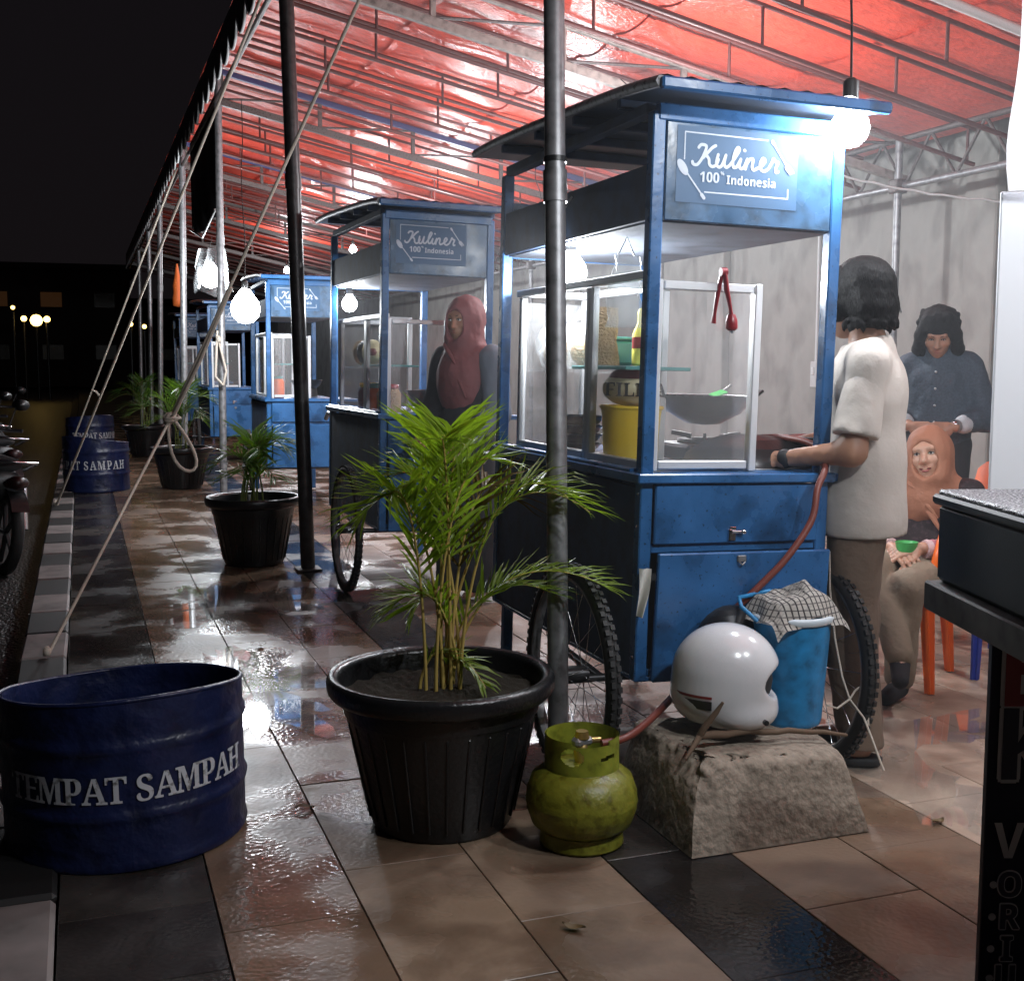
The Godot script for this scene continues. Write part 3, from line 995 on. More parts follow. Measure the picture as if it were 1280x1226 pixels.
	# guy ropes
	rope("guy_rope", "pale guy rope slanting across the dark sky from the eave to the painted kerb", [Vector3(1.2, 3.72, -8.0), Vector3(-0.26, 0.0, -11.9)], 0.011, [])
	rope("guy_rope", "thin guy rope slanting down to the kerb behind the far blue drum", [Vector3(1.2, 3.7, -15.5), Vector3(-0.24, 0.0, -17.5)], 0.012, [[0.74, 0.05]])
	var kt := Vector3(0.45, 1.03, -6.75)
	var up := Vector3(1.52, roof_y(1.52, 0.3), -5.0)
	var rp := rope("guy_rope", "knotted guy rope with a big loop hanging at its middle", [up, kt, Vector3(-0.19, 0.0, -5.75)], 0.0085, [])
	part(rp, "doubled_end", MB.new().tube([kt + Vector3(0.012, 0.01, 0.02), kt.lerp(up, 0.12) + Vector3(0.016, 0, 0.014), kt.lerp(up, 0.26) + Vector3(0.006, 0, 0)], 0.011, 7), M.rope)
	var loop := []
	for i in 21:
		var a := TAU * (i / 20.0) + PI * 0.5
		loop.append(kt + Vector3(0.05 * cos(a) * (1.1 - 0.5 * sin(a)) + 0.045 * (1.0 - sin(a)), -0.145 + 0.145 * sin(a), 0.02))
	part(rp, "loop", MB.new().tube(loop, 0.0095, 7), M.rope)
	var kn := MB.new()
	for j in 5:
		var ring := []
		for i in 13:
			var a := TAU * i / 12.0
			ring.append(kt + Vector3(0.004 * j - 0.008, 0.0, 0.01) + Basis.from_euler(Vector3(0.4 * j, 0.9 * j, 0.7 * j)) * Vector3(cos(a), sin(a), 0) * (0.026 + 0.004 * j))
		kn.tube(ring, 0.009, 6)
	part(rp, "knot", kn, M.rope)
	rope("rope_loop", "short white rope loop tied to the third steel pole", [Vector3(1.2, 1.62, -11.42), Vector3(1.19, 1.5, -11.4), Vector3(1.17, 1.2, -11.4), Vector3(1.24, 1.12, -11.4), Vector3(1.27, 1.25, -11.4), Vector3(1.21, 1.52, -11.4)], 0.011, [])
	var cb := []
	for i in 25:
		var f := i / 24.0
		cb.append(Vector3(lerpf(2.5, 4.6, f), 2.28 - 0.16 * f - 0.06 * sin(f * PI) + 0.004 * sin(i * 2.4), lerpf(-4.6, -4.9, f)))
	single("twisted_cable", MB.new().tube(cb, 0.0055, 6), M.wire_white, "white twisted cable strung from the front cart towards the white banner", "cable")
	# wet plastic sheet round the fourth cart's lamp
	var ps := thing("plastic_sheet", "crumpled clear plastic sheet lit from within at the fourth cart", "plastic sheet", T(1.45, 2.15, -14.15))
	part(ps, "sheet", MB.new().surf(func(u: float, v: float):
		var a := lerpf(-1.8, 1.8, u)
		return Vector3(sin(a) * (0.2 + 0.05 * sin(u * 17.0 + v * 3.0)) * (0.6 + 0.4 * v), 0.46 - v * 0.5 + 0.05 * sin(u * 9.0) * v, cos(a) * (0.2 + 0.04 * sin(u * 23.0 + v * 5.0)) * (0.5 + 0.5 * v)), 24, 8, Vector3.ZERO), M.haze_plastic)
	single("orange_cloth", MB.new().lathe([Vector2(0.0, 0.0), Vector2(0.07, 0.02), Vector2(0.075, 0.12), Vector2(0.06, 0.2), Vector2(0.065, 0.3), Vector2(0.04, 0.42), Vector2(0.012, 0.6)], 10), M.orange_cloth, "orange folded cloth hanging among the far poles", "cloth", T(1.32, 2.1, -17.6))

func rope(called: String, label: String, pts: Array, r: float, tags: Array) -> Node3D:
	var t := thing(called, label, "rope", Transform3D.IDENTITY)
	var fine := []
	for s in pts.size() - 1:
		var steps := 14
		for i in steps + (1 if s == pts.size() - 2 else 0):
			fine.append(pts[s].lerp(pts[s + 1], float(i) / steps))
	part(t, "strand", MB.new().tube(fine, r, 7), M.rope)
	part(t, "knot", MB.new().ball(fine[fine.size() - 1] + Vector3(0, 0.02, 0), Vector3(r, r * 1.6, r) * 2.2, 8), M.rope)
	for g0 in tags:
		var p: Vector3 = pts[0].lerp(pts[1], g0[0])
		part(t, "tied_end", MB.new().tube([p, p + Vector3(0.05, -0.02, 0.02), p + Vector3(0.1, -0.09, 0.02)], r * 1.3, 6), M.rope)
	return t

# ---------------------------------------------------------------- carts
var CT := Transform3D()          # the front cart's own frame: front left foot at its origin, +x along its front, -z along its side

func ribbon(mb: MB, pts: Array, w: float, z: float, to: Callable) -> void:
	var fine := []
	for i in pts.size() - 1:
		var p0: Vector2 = pts[maxi(i - 1, 0)]
		var p3: Vector2 = pts[mini(i + 2, pts.size() - 1)]
		for k in 5:
			fine.append(pts[i].cubic_interpolate(pts[i + 1], p0, p3, k / 5.0))
	fine.append(pts[pts.size() - 1])
	for i in fine.size():
		var a: Vector3 = to.call(fine[i].x, fine[i].y)
		a.z = z + 0.00001 * i
		for j in 8:
			var d1 := Vector3(cos(TAU * j / 8.0), sin(TAU * j / 8.0), 0) * w * 0.5
			var d2 := Vector3(cos(TAU * (j + 1) / 8.0), sin(TAU * (j + 1) / 8.0), 0) * w * 0.5
			mb.ftri(a, a + d1, a + d2, Vector3.BACK)
		if i:
			var b: Vector3 = to.call(fine[i - 1].x, fine[i - 1].y)
			b.z = a.z - 0.000005
			var s := (a - b).cross(Vector3.BACK).normalized() * w * 0.5
			mb.quad(b + s, a + s, a - s, b - s, Vector3.BACK)

func text(s: String, font: String, bold: bool, size: float, depth: float) -> TextMesh:
	var f := SystemFont.new()
	f.font_names = PackedStringArray([font])
	f.font_weight = 700 if bold else 400
	var t := TextMesh.new()
	t.text = s; t.font = f; t.font_size = 64; t.pixel_size = size / 64.0; t.depth = depth
	return t

func logo(sign_panel: Node3D) -> void:
	var to := func(x: float, y: float) -> Vector3:
		var u := (x - 155.0) / 965.0
		return Vector3(0.104 + 0.365 * u, 2.02 - 0.175 * (y - (210.0 + 90.0 * u)) / 555.0, 0.0)
	var z := 0.0026
	part(sign_panel, "printed_patch", MB.new().box(Vector3(0.288, 1.925, 0.0012), Vector3(0.42, 0.225, 0.002)), M.navy_patch)
	var script := MB.new()
	for s in [
		[[278, 358], [300, 332], [345, 345], [335, 400], [305, 470], [268, 518], [232, 512], [226, 490]],
		[[430, 342], [398, 362], [345, 425], [318, 455]], [[345, 428], [372, 465], [378, 515], [405, 538], [440, 520], [458, 470]],
		[[455, 425], [440, 500], [458, 540], [490, 528], [525, 430]], [[525, 430], [512, 510], [532, 545], [562, 525]],
		[[562, 525], [605, 460], [645, 385], [632, 358], [608, 395], [590, 480], [597, 543], [628, 540]],
		[[628, 540], [662, 468]], [[662, 468], [650, 530], [668, 558], [694, 545]], [[693, 383], [697, 387]],
		[[694, 545], [722, 468]], [[722, 468], [708, 560]], [[712, 525], [745, 470], [775, 472], [768, 540], [783, 570], [812, 558]],
		[[812, 558], [858, 530], [888, 485], [866, 460], [842, 505], [848, 560], [882, 582], [922, 556]],
		[[922, 556], [950, 500], [965, 462], [985, 492], [1008, 502], [988, 555], [992, 592], [1012, 586]]]:
		var pl := []
		for p in s: pl.append(Vector2(p[0], p[1]))
		ribbon(script, pl, 0.0095, z, to)
	part(sign_panel, "script_word", script, M.lettering)
	for s in [[[155, 465], [155, 212], [905, 288]], [[345, 776], [1112, 848], [1110, 760]]]:
		var frame := MB.new()
		for i in s.size() - 1:
			ribbon(frame, [Vector2(s[i][0], s[i][1]), Vector2(s[i + 1][0], s[i + 1][1])], 0.0042, z + 0.0002 * i, to)
		part(sign_panel, "frame_line", frame, M.lettering)
	var spoon := MB.new()
	var bowl := PackedVector2Array()
	for i in 20:
		var a := TAU * i / 20.0
		bowl.append(Vector2(cos(a) * 0.013, sin(a) * 0.027))
	var sp: Vector3 = to.call(142, 542)
	spoon.slab(bowl, 0.001, Transform3D(Basis(Vector3.BACK, 0.62), Vector3(sp.x, sp.y, z - 0.0008)))
	ribbon(spoon, [Vector2(185, 600), Vector2(330, 815)], 0.005, z + 0.0003, to)
	ribbon(spoon, [Vector2(318, 800), Vector2(340, 832)], 0.011, z + 0.0006, to)
	part(sign_panel, "spoon_mark", spoon, M.lettering)
	var fork := MB.new()
	ribbon(fork, [Vector2(948, 300), Vector2(965, 325)], 0.011, z + 0.0003, to)
	ribbon(fork, [Vector2(960, 320), Vector2(1098, 545)], 0.0055, z + 0.0006, to)
	ribbon(fork, [Vector2(1098, 545), Vector2(1112, 565)], 0.02, z + 0.0009, to)
	for k in 3:
		ribbon(fork, [Vector2(1095 + k * 18, 575 - k * 10), Vector2(1125 + k * 16, 612 - k * 8)], 0.0045, z + 0.0012, to)
	part(sign_panel, "fork_mark", fork, M.lettering)
	for w in [["100", 0.042, 385, 640], ["%", 0.015, 500, 604], ["Indonesia", 0.0365, 768, 684]]:
		var c: Vector3 = to.call(w[2], w[3])
		part(sign_panel, "printed_word", text(w[0], "Droid Sans", true, w[1], 0.0008), M.lettering, Transform3D(Basis.IDENTITY, Vector3(c.x, c.y, z)))

func wheel(root: Node3D, x: float, z: float, side: float) -> void:
	var r := 0.35
	var w := Node3D.new()
	w.name = "wheel" if not root.has_node("wheel") else "wheel_001"
	root.add_child(w, true)
	w.position = Vector3(x, r, z)
	w.rotation = Vector3(0.3 * side, 0.0, PI / 2)       # the axle lies along the wheel's own y
	var prof := []
	for i in 13:
		var a := TAU * i / 12.0
		prof.append(Vector2(r - 0.024 + 0.024 * cos(a), 0.022 * sin(a)))
	var ty := MB.new().lathe(prof, 56)
	for i in 72:                                    # tread blocks
		var a := TAU * i / 72.0
		for s in [-1, 1]:
			var c := Vector3(sin(a + 0.02 * s), 0, cos(a + 0.02 * s))
			ty.box(c * (r - 0.001) + Vector3(0, 0.010 * s, 0), Vector3(0.017, 0.013, 0.009), 0.0, Basis(Vector3.UP, a + 0.02 * s))
	part(w, "tyre", ty, M.rubber)
	part(w, "rim", MB.new().lathe([Vector2(r - 0.05, -0.014), Vector2(r - 0.038, -0.016), Vector2(r - 0.034, 0), Vector2(r - 0.038, 0.016), Vector2(r - 0.05, 0.014), Vector2(r - 0.05, -0.014)], 48), M.steel)
	part(w, "hub", MB.new().tube([Vector3(0, -0.06, 0), Vector3(0, -0.04, 0), Vector3(0, 0.04, 0), Vector3(0, 0.06, 0)], [0.016, 0.028, 0.028, 0.016], 14), M.dark_steel)
	for i in 28:
		var a := TAU * i / 28.0
		var b := a + (0.5 if i % 4 < 2 else -0.5)
		var s := 0.04 if i % 2 else -0.04
		part(w, "spoke", MB.new().tube([Vector3(sin(b) * 0.024, s, cos(b) * 0.024), Vector3(sin(a) * (r - 0.048), 0, cos(a) * (r - 0.048))], 0.0014, 4, false), M.chrome)

func make_cart() -> Node3D:
	var c := thing("food_cart", "nearest blue food cart with a bicycle wheel, its sign and lower door lit", "food cart", CT, "blue food carts in a row")
	var W := 0.67
	var L := 1.37
	for p in [[0.02, -0.02], [W - 0.02, -0.02], [0.02, -L + 0.02], [W - 0.02, -L + 0.02]]:
		part(c, "post", MB.new().box(Vector3(p[0], 1.21, p[1]), Vector3(0.042, 1.73, 0.042), 0.004), M.blue)
	part(c, "counter", MB.new().box(Vector3(W * 0.5 - 0.008, 0.98, -L * 0.5 + 0.006), Vector3(W + 0.03, 0.03, L + 0.05), 0.004), M.blue)
	part(c, "counter_ledge", MB.new().bar(Vector3(0.0, 1.0, -0.05), Vector3(0.0, 1.0, -L + 0.05), 0.035, 0.012, 0.003), M.blue)
	part(c, "serving_shelf", MB.new().box(Vector3(W + 0.102, 0.98, -0.33), Vector3(0.18, 0.026, 0.7), 0.004), M.blue)
	part(c, "shelf_bracket", MB.new().bar(Vector3(W + 0.005, 0.8, -0.5), Vector3(W + 0.16, 0.965, -0.5), 0.02, 0.02), M.blue)
	# lower box
	part(c, "floor_panel", MB.new().box(Vector3(W * 0.5, 0.352, -L * 0.5), Vector3(W - 0.004, 0.016, L - 0.004), 0.003), M.blue)
	part(c, "side_panel", MB.new().box(Vector3(0.008, 0.655, -L * 0.5), Vector3(0.012, 0.59, L - 0.085), 0.002), M.blue_shaded)  # left panel in the shaded copy of the blue, the right one plain
	part(c, "side_panel", MB.new().box(Vector3(W - 0.008, 0.655, -L * 0.5), Vector3(0.012, 0.59, L - 0.085), 0.002), M.blue)
	part(c, "back_panel", MB.new().box(Vector3(W * 0.5, 0.655, -L + 0.01), Vector3(W - 0.085, 0.59, 0.012), 0.002), M.blue)
	part(c, "middle_rail", MB.new().box(Vector3(W * 0.5, 0.762, -0.02), Vector3(W - 0.086, 0.03, 0.036), 0.003), M.blue)
	part(c, "bottom_rail", MB.new().box(Vector3(W * 0.5, 0.372, -0.022), Vector3(W - 0.086, 0.022, 0.034), 0.003), M.blue)
	part(c, "inner_back", MB.new().box(Vector3(W * 0.5, 0.56, -0.12), Vector3(W - 0.1, 0.38, 0.01)), M.black_matt)
	var dw := part(c, "drawer_front", MB.new().box(Vector3(W * 0.5, 0.8675, 0.006), Vector3(W - 0.088, 0.185, 0.016), 0.004), M.blue)
	part(dw, "latch_plate", MB.new().box(Vector3(0.315, 0.805, 0.017), Vector3(0.022, 0.045, 0.006), 0.002), M.chrome)
	part(dw, "latch_bolt", MB.new().tube([Vector3(0.305, 0.812, 0.026), Vector3(0.345, 0.812, 0.026)], 0.006, 10), M.chrome)
	part(dw, "latch_knob", MB.new().ball(Vector3(0.345, 0.812, 0.03), Vector3(0.008, 0.008, 0.012), 10), M.chrome)
	part(dw, "latch_staple", MB.new().box(Vector3(0.303, 0.802, 0.018), Vector3(0.01, 0.038, 0.014), 0.003), M.chrome)
	var dx := Transform3D(Basis.from_euler(Vector3(0.045, -0.02, 0)), Vector3(0.352, 0.347, 0.02))
	var dr := part(c, "door", MB.new().box(Vector3(0, 0.202, 0), Vector3(0.605, 0.405, 0.018), 0.004), M.blue, dx)
	part(dr, "door_latch", MB.new().box(Vector3(-0.02, 0.385, 0.012), Vector3(0.03, 0.02, 0.01), 0.002), M.steel)
	part(dr, "door_latch_ring", MB.new().tube([Vector3(-0.03, 0.375, 0.018), Vector3(-0.02, 0.366, 0.02), Vector3(-0.01, 0.375, 0.018)], 0.003, 6), M.steel)
	for k in 3:
		part(c, "rivet", MB.new().ball(Vector3(-0.0005, [0.93, 0.83, 0.42][k], -0.02), Vector3(0.003, 0.006, 0.006), 8), M.chrome)
	# head: sign board, fascias, soffit
	var sg := part(c, "sign_board", MB.new().box(Vector3(W * 0.5, 1.902, -0.006), Vector3(W - 0.088, 0.29, 0.014), 0.003), M.blue_sign)
	logo(sg)
	part(c, "side_fascia", MB.new().box(Vector3(0.012, 1.84, -L * 0.5), Vector3(0.012, 0.165, L - 0.085), 0.002), M.blue_shaded)  # left fascia too carries its shade in the paint
	part(c, "side_fascia", MB.new().box(Vector3(W - 0.012, 1.84, -L * 0.5), Vector3(0.012, 0.165, L - 0.085), 0.002), M.blue)
	part(c, "back_fascia", MB.new().box(Vector3(W * 0.5, 1.86, -L + 0.015), Vector3(W - 0.088, 0.22, 0.012), 0.002), M.blue)
	part(c, "soffit", MB.new().box(Vector3(W * 0.5, 1.757, -L * 0.5), Vector3(W - 0.05, 0.008, L - 0.05)), M.soffit)
	part(c, "top_rail", MB.new().box(Vector3(W * 0.5, 2.072, -0.01), Vector3(W - 0.03, 0.05, 0.03), 0.004), M.blue)
	for xx in [0.02, W - 0.02]:
		part(c, "roof_rail", MB.new().bar(Vector3(xx, 2.088, -0.05), Vector3(xx, 2.088, -L + 0.05), 0.04, 0.035, 0.003), M.blue_shaded)
	# arched roof of sheet on a dark rim
	var ry := func(z: float) -> float:
		var f := clampf((z + L * 0.5) / (L * 0.5 + 0.16), -1.2, 1.0)
		return 2.108 + 0.016 * (1.0 - absf(f) ** 4.0) - 0.04 * (z - 0.16)
	var z0 := 0.16
	var z1 := -L - 0.17
	var rf := part(c, "roof", MB.new().surf(func(u: float, v: float): return Vector3(lerpf(-0.06, W + 0.035, u), ry.call(lerpf(z0, z1, v)) + 0.026 + 0.004 * sin(u * TAU * 10.0), lerpf(z0, z1, v)), 40, 24, Vector3.UP), M.roofing)
	part(rf, "roof_lining", MB.new().surf(func(u: float, v: float): return Vector3(lerpf(-0.058, W + 0.033, u), ry.call(lerpf(z0, z1, v)) - 0.004, lerpf(z0, z1, v)), 6, 24, Vector3.DOWN), M.roofing)
	for xx in [-0.06, W + 0.035]:
		var eg := []
		for i in 15:
			var z := lerpf(z0, z1, i / 14.0)
			eg.append(Vector3(xx, ry.call(z) + 0.009, z))
		part(rf, "roof_edge", MB.new().tube(eg, 0.017, 6), M.zinc if xx < 0 else M.roofing)
	part(rf, "front_edge", MB.new().box(Vector3(W * 0.5 - 0.012, 2.112, z0 + 0.004), Vector3(W + 0.102, 0.034, 0.03), 0.006), M.blue)
	for i in 4:
		var z := -0.15 - i * 0.36
		part(rf, "rafter", MB.new().box(Vector3(W * 0.5, ry.call(z) - 0.02, z), Vector3(W + 0.1, 0.03, 0.025), 0.003), M.blue_shaded)
	# running gear
	wheel(c, -0.165, -0.12, 1.0)
	wheel(c, W + 0.045, -0.12, 2.0)
	part(c, "axle", MB.new().tube([Vector3(-0.2, 0.335, -0.12), Vector3(W + 0.1, 0.335, -0.12)], 0.013, 10), M.dark_steel)
	for s in [-0.06, W + 0.04]:
		part(c, "wheel_arm", MB.new().bar(Vector3(s, 0.335, -0.12), Vector3(s, 0.36, -0.5), 0.025, 0.02, 0.003), M.dark_steel)
	for s in [0.04, W - 0.04]:
		part(c, "rest_leg", MB.new().box(Vector3(s, 0.19, -L + 0.08), Vector3(0.04, 0.34, 0.04), 0.004), M.blue)
		part(c, "push_handle", MB.new().tube([Vector3(s, 0.93, -L - 0.02), Vector3(s, 0.94, -L - 0.22), Vector3(s, 0.9, -L - 0.3)], 0.016, 10), M.steel)
	return c

func make_case() -> Node3D:
	var t := thing("glass_display_case", "aluminium framed glass display case on the nearest blue cart", "display case", CT, "glass cases on the carts")
	var y0 := 0.997
	var y1 := 1.585
	var b := func(p: Vector3, q: Vector3, w := 0.028) -> void: part(t, "frame_bar", MB.new().bar(p, q, w, 0.026, 0.003), M.alu)
	# the pane that shields the stove, across the front
	var z := -0.052
	b.call(Vector3(0.058, y0, z), Vector3(0.058, y1, z), 0.03)
	b.call(Vector3(0.405, y0, z), Vector3(0.405, y1, z), 0.034)
	b.call(Vector3(0.074, y1 - 0.016, z), Vector3(0.387, y1 - 0.016, z))
	b.call(Vector3(0.074, y0 + 0.02, z), Vector3(0.387, y0 + 0.02, z))
	part(t, "pane", MB.new().box(Vector3(0.232, (y0 + y1) * 0.5, z), Vector3(0.315, y1 - y0 - 0.06, 0.004)), M.glass)
	# the long side
	var x := 0.045
	for s in [[-0.09, -0.50], [-0.53, -1.2]]:
		b.call(Vector3(x, y0, s[0]), Vector3(x, y1, s[0]))
		b.call(Vector3(x, y0, s[1]), Vector3(x, y1, s[1]))
		b.call(Vector3(x, y0 + 0.016, s[0] - 0.014), Vector3(x, y0 + 0.016, s[1] + 0.014), 0.03)
		part(t, "pane", MB.new().box(Vector3(x, (y0 + y1) * 0.5, (s[0] + s[1]) * 0.5), Vector3(0.004, y1 - y0 - 0.05, absf(s[0] - s[1]) - 0.03)), M.glass)
	b.call(Vector3(x, y1 + 0.016, -0.05), Vector3(x, y1 + 0.016, -1.24), 0.034)
	b.call(Vector3(0.31, y0, -0.5), Vector3(0.31, y1, -0.5))
	b.call(Vector3(0.31, y0, -1.2), Vector3(0.31, y1, -1.2))
	b.call(Vector3(0.31, y1 + 0.016, -0.5), Vector3(0.31, y1 + 0.016, -1.2), 0.03)
	b.call(Vector3(0.06, y1 + 0.016, -1.2), Vector3(0.295, y1 + 0.016, -1.2), 0.03)
	b.call(Vector3(0.06, y1 + 0.016, -0.5), Vector3(0.295, y1 + 0.016, -0.5), 0.03)
	part(t, "shelf", MB.new().box(Vector3(0.18, 1.3, -0.975), Vector3(0.24, 0.008, 0.43), 0.002), M.glass)
	part(t, "shelf", MB.new().box(Vector3(0.19, 1.315, -0.52), Vector3(0.24, 0.012, 0.46), 0.002), M.teal)
	part(t, "back_pane", MB.new().box(Vector3(0.178, (y0 + y1) * 0.5, -1.2), Vector3(0.23, y1 - y0 - 0.04, 0.004)), M.glass)
	return t

func carts() -> void:
	var tilt := Transform3D(Basis.from_euler(Vector3(0, 0, deg_to_rad(-1.5))), Vector3.ZERO)
	CT = Transform3D(Basis.IDENTITY, CART_AT + Vector3(0, 0.345, 0)) * tilt * Transform3D(Basis.IDENTITY, Vector3(0, -0.345, 0))
	var cart := make_cart()
	var case := make_case()
	var place := [Vector3(1.58, 0, -6.72), Vector3(1.62, 0, -11.35), Vector3(1.6, 0, -16.4), Vector3(1.6, 0, -21.0)]
	var names := ["second blue food cart, beyond the standing woman in a rose headscarf", "third blue food cart, behind the brightest bulb", "fourth blue food cart, with a plastic sheet at its front", "farthest blue food cart in the row"]
	for i in 4:
		var at := Transform3D(Basis.from_euler(Vector3(0, deg_to_rad([1.0, -1.5, 1.0, 0.0][i]), deg_to_rad([-1.4, -0.6, 0.0, 0.5][i]))), place[i])
		copy(cart, names[i], at, "blue food carts in a row").scale = Vector3(1, [1.045, 1.0, 1.0, 1.0][i], 1)
		copy(case, "aluminium framed glass display case on the " + ["second", "third", "fourth", "farthest"][i] + " blue cart", at, "glass cases on the carts")
	# what stands and hangs on the front cart
	var at := func(x: float, y: float, z: float, yaw := 0.0, pitch := 0.0, roll := 0.0) -> Transform3D: return CT * T(x, y, z, yaw, pitch, roll)
	var base := 0.9955
	var yb := thing("yellow_tub", "yellow plastic tub standing in the glass case of the front cart", "tub", at.call(0.158, base, -0.42))
	part(yb, "tub_body", MB.new().lathe([Vector2(0.0, 0.0), Vector2(0.085, 0.0), Vector2(0.09, 0.01), Vector2(0.1, 0.16), Vector2(0.104, 0.185)], 28), M.yellow)
	part(yb, "tub_rim", MB.new().lathe([Vector2(0.104, 0.18), Vector2(0.11, 0.186), Vector2(0.108, 0.194), Vector2(0.098, 0.192), Vector2(0.09, 0.03)], 28), M.yellow)
	var fb := thing("margarine_bag", "cream bag with a dark red top and lettering lying on the yellow tub", "bag", at.call(0.15, base + 0.195, -0.41, -24))
	part(fb, "bag_body", MB.new().ball(Vector3(0, 0.055, 0), Vector3(0.1, 0.06, 0.06), 18), M.cream)
	part(fb, "red_top", MB.new().ball(Vector3(0.0, 0.094, 0), Vector3(0.078, 0.032, 0.05), 16), M.maroon)
	part(fb, "printed_word", text("FILMA", "Droid Serif", true, 0.062, 0.002), M.black, T(0.012, 0.052, 0.062))
	var pb := thing("brown_paper_bag", "crumpled brown paper bag on the upper shelf of the front cart's case", "bag", at.call(0.12, 1.325, -0.6))
	part(pb, "bag_body", MB.new().surf(func(u: float, v: float):
		var a := u * TAU
		var r := 0.06 + 0.008 * sin(a * 5.0 + v * 7.0) - 0.012 * v
		return Vector3(cos(a) * r, v * 0.2, sin(a) * r * 0.8), 28, 8, Vector3.ZERO), M.paper)
	var bo := thing("yellow_bottle", "yellow sauce bottle on the upper shelf of the front cart's case", "bottle", at.call(0.245, 1.325, -0.55))
	part(bo, "bottle_body", MB.new().lathe([Vector2(0, 0), Vector2(0.026, 0.0), Vector2(0.028, 0.01), Vector2(0.028, 0.11), Vector2(0.012, 0.15), Vector2(0.01, 0.165)], 16), M.yellow_pale)
	part(bo, "cap", MB.new().lathe([Vector2(0.012, 0.16), Vector2(0.013, 0.185), Vector2(0.004, 0.2), Vector2(0, 0.2)], 12), M.yellow_pale)
	part(bo, "red_label", MB.new().lathe([Vector2(0.0288, 0.06), Vector2(0.0288, 0.1)], 16), M.red_line)
	var tb := thing("teal_tub", "dark teal plastic box on the upper shelf beside the brown bag", "tub", at.call(0.2, 1.325, -0.69))
	part(tb, "box_body", MB.new().box(Vector3(0, 0.045, 0), Vector3(0.12, 0.09, 0.14), 0.012), M.teal)
	part(tb, "lid", MB.new().box(Vector3(0, 0.096, 0), Vector3(0.128, 0.012, 0.148), 0.004), M.teal)
	for i in 4:
		var pan := thing("stacked_pan", ["lowest dark pan in the stack at the back of the front cart's case", "second dark pan from the bottom of the stack in the front cart's case", "third dark pan from the bottom of the stack in the front cart's case", "topmost dark pan of the stack in the front cart's case"][i], "pan", at.call(0.17, base + 0.004 + i * 0.035, -0.95 + 0.01 * i, i * 40.0), "pans stacked in the case")
		part(pan, "pan_body", MB.new().lathe([Vector2(0, 0), Vector2(0.08, 0.0), Vector2(0.105, 0.03), Vector2(0.108, 0.031), Vector2(0.085, 0.004), Vector2(0, 0.003)], 24), M.wok)
	for i in 3:
		var wb := thing("plastic_bag", ["knotted clear plastic bag of crackers on the glass shelf, nearest of three", "knotted clear plastic bag of crackers on the glass shelf, middle of three", "knotted clear plastic bag of crackers on the glass shelf, rearmost of three"][i], "bag", at.call(0.16, 1.308, -0.83 - i * 0.14), "plastic bags on the glass shelf")
		part(wb, "bag_body", MB.new().surf(func(u: float, v: float):
			var a := u * TAU
			var r := (0.085 + 0.014 * sin(a * 4.0 + i + v * 5.0)) * sin(PI * (0.12 + 0.8 * v)) ** 0.5
			return Vector3(cos(a) * r, v * 0.17, sin(a) * r), 26, 9, Vector3.ZERO), M.haze_plastic)
		part(wb, "crackers", MB.new().ball(Vector3(0, 0.06, 0), Vector3(0.06, 0.05, 0.06), 10), M.paper)
		part(wb, "knot", MB.new().tube([Vector3(0, 0.165, 0), Vector3(0.01, 0.19, 0), Vector3(0.035, 0.21, 0.01)], [0.01, 0.008, 0.02], 7), M.haze_plastic)
	var hb := thing("hanging_bag", "clear plastic bag hung from the soffit beside the bulb of the front cart", "bag", at.call(0.12, 1.45, -0.42))
	part(hb, "bag_body", MB.new().surf(func(u: float, v: float):
		var a := u * TAU
		var r := 0.07 + 0.012 * sin(a * 3.0 + v * 8.0) - 0.03 * v
		return Vector3(cos(a) * r, v * 0.24, sin(a) * r * 0.5), 26, 9, Vector3.ZERO), M.haze_plastic)
	part(hb, "handle", MB.new().tube([Vector3(-0.03, 0.24, 0), Vector3(0, 0.3, 0), Vector3(0.03, 0.24, 0)], 0.003, 6), M.wire_white)
	single("lamp_cord", MB.new().tube([Vector3(0.0, 1.9, -0.62), Vector3(-0.03, 1.84, -0.65), Vector3(-0.04, 1.7, -0.67), Vector3(-0.035, 1.58, -0.67), Vector3(0.0, 1.56, -0.68)], 0.004, 6), M.wire_white, "loose white cord hanging from the side of the front cart's head", "cord", CT)
	# goods in the cases of the second and third carts
	for i in 2:
		var ord: String = ["second", "third"][i]
		var ct := Transform3D(Basis.IDENTITY, place[i])
		for k in 3:
			var jr := thing("snack_jar", ["nearest", "middle", "rearmost"][k] + " jar with a coloured lid on the counter of the " + ord + " cart's case", "jar", ct * T(0.15, base, -0.3 - k * 0.26), "jars in the further carts")
			part(jr, "jar_body", MB.new().lathe([Vector2(0, 0), Vector2(0.065, 0), Vector2(0.072, 0.02), Vector2(0.072, 0.15), Vector2(0.055, 0.18)], 18), [M.paper, M.orange, M.maroon][(k + i) % 3])
			part(jr, "jar_lid", MB.new().lathe([Vector2(0.056, 0.178), Vector2(0.06, 0.182), Vector2(0.06, 0.205), Vector2(0, 0.208)], 18), [M.red_plastic, M.teal, M.yellow][(k + i) % 3])
		for k in 3:
			var bx := thing("snack_packet", ["nearest", "middle", "rearmost"][k] + " packet leaning on the shelf of the " + ord + " cart's case", "packet", ct * T(0.17, 1.308, -0.8 - k * 0.14, 20.0 * k - 15.0, -8), "packets in the further carts")
			part(bx, "packet_body", MB.new().ball(Vector3(0, 0.085, 0), Vector3(0.07, 0.085, 0.03), 14), [M.cream, M.dark_steel, M.paper][(k + i) % 3])
			part(bx, "packet_print", MB.new().ball(Vector3(0, 0.085, 0.008), Vector3(0.045, 0.04, 0.026), 12), [M.maroon, M.yellow, M.blue_chair][(k + i) % 3])
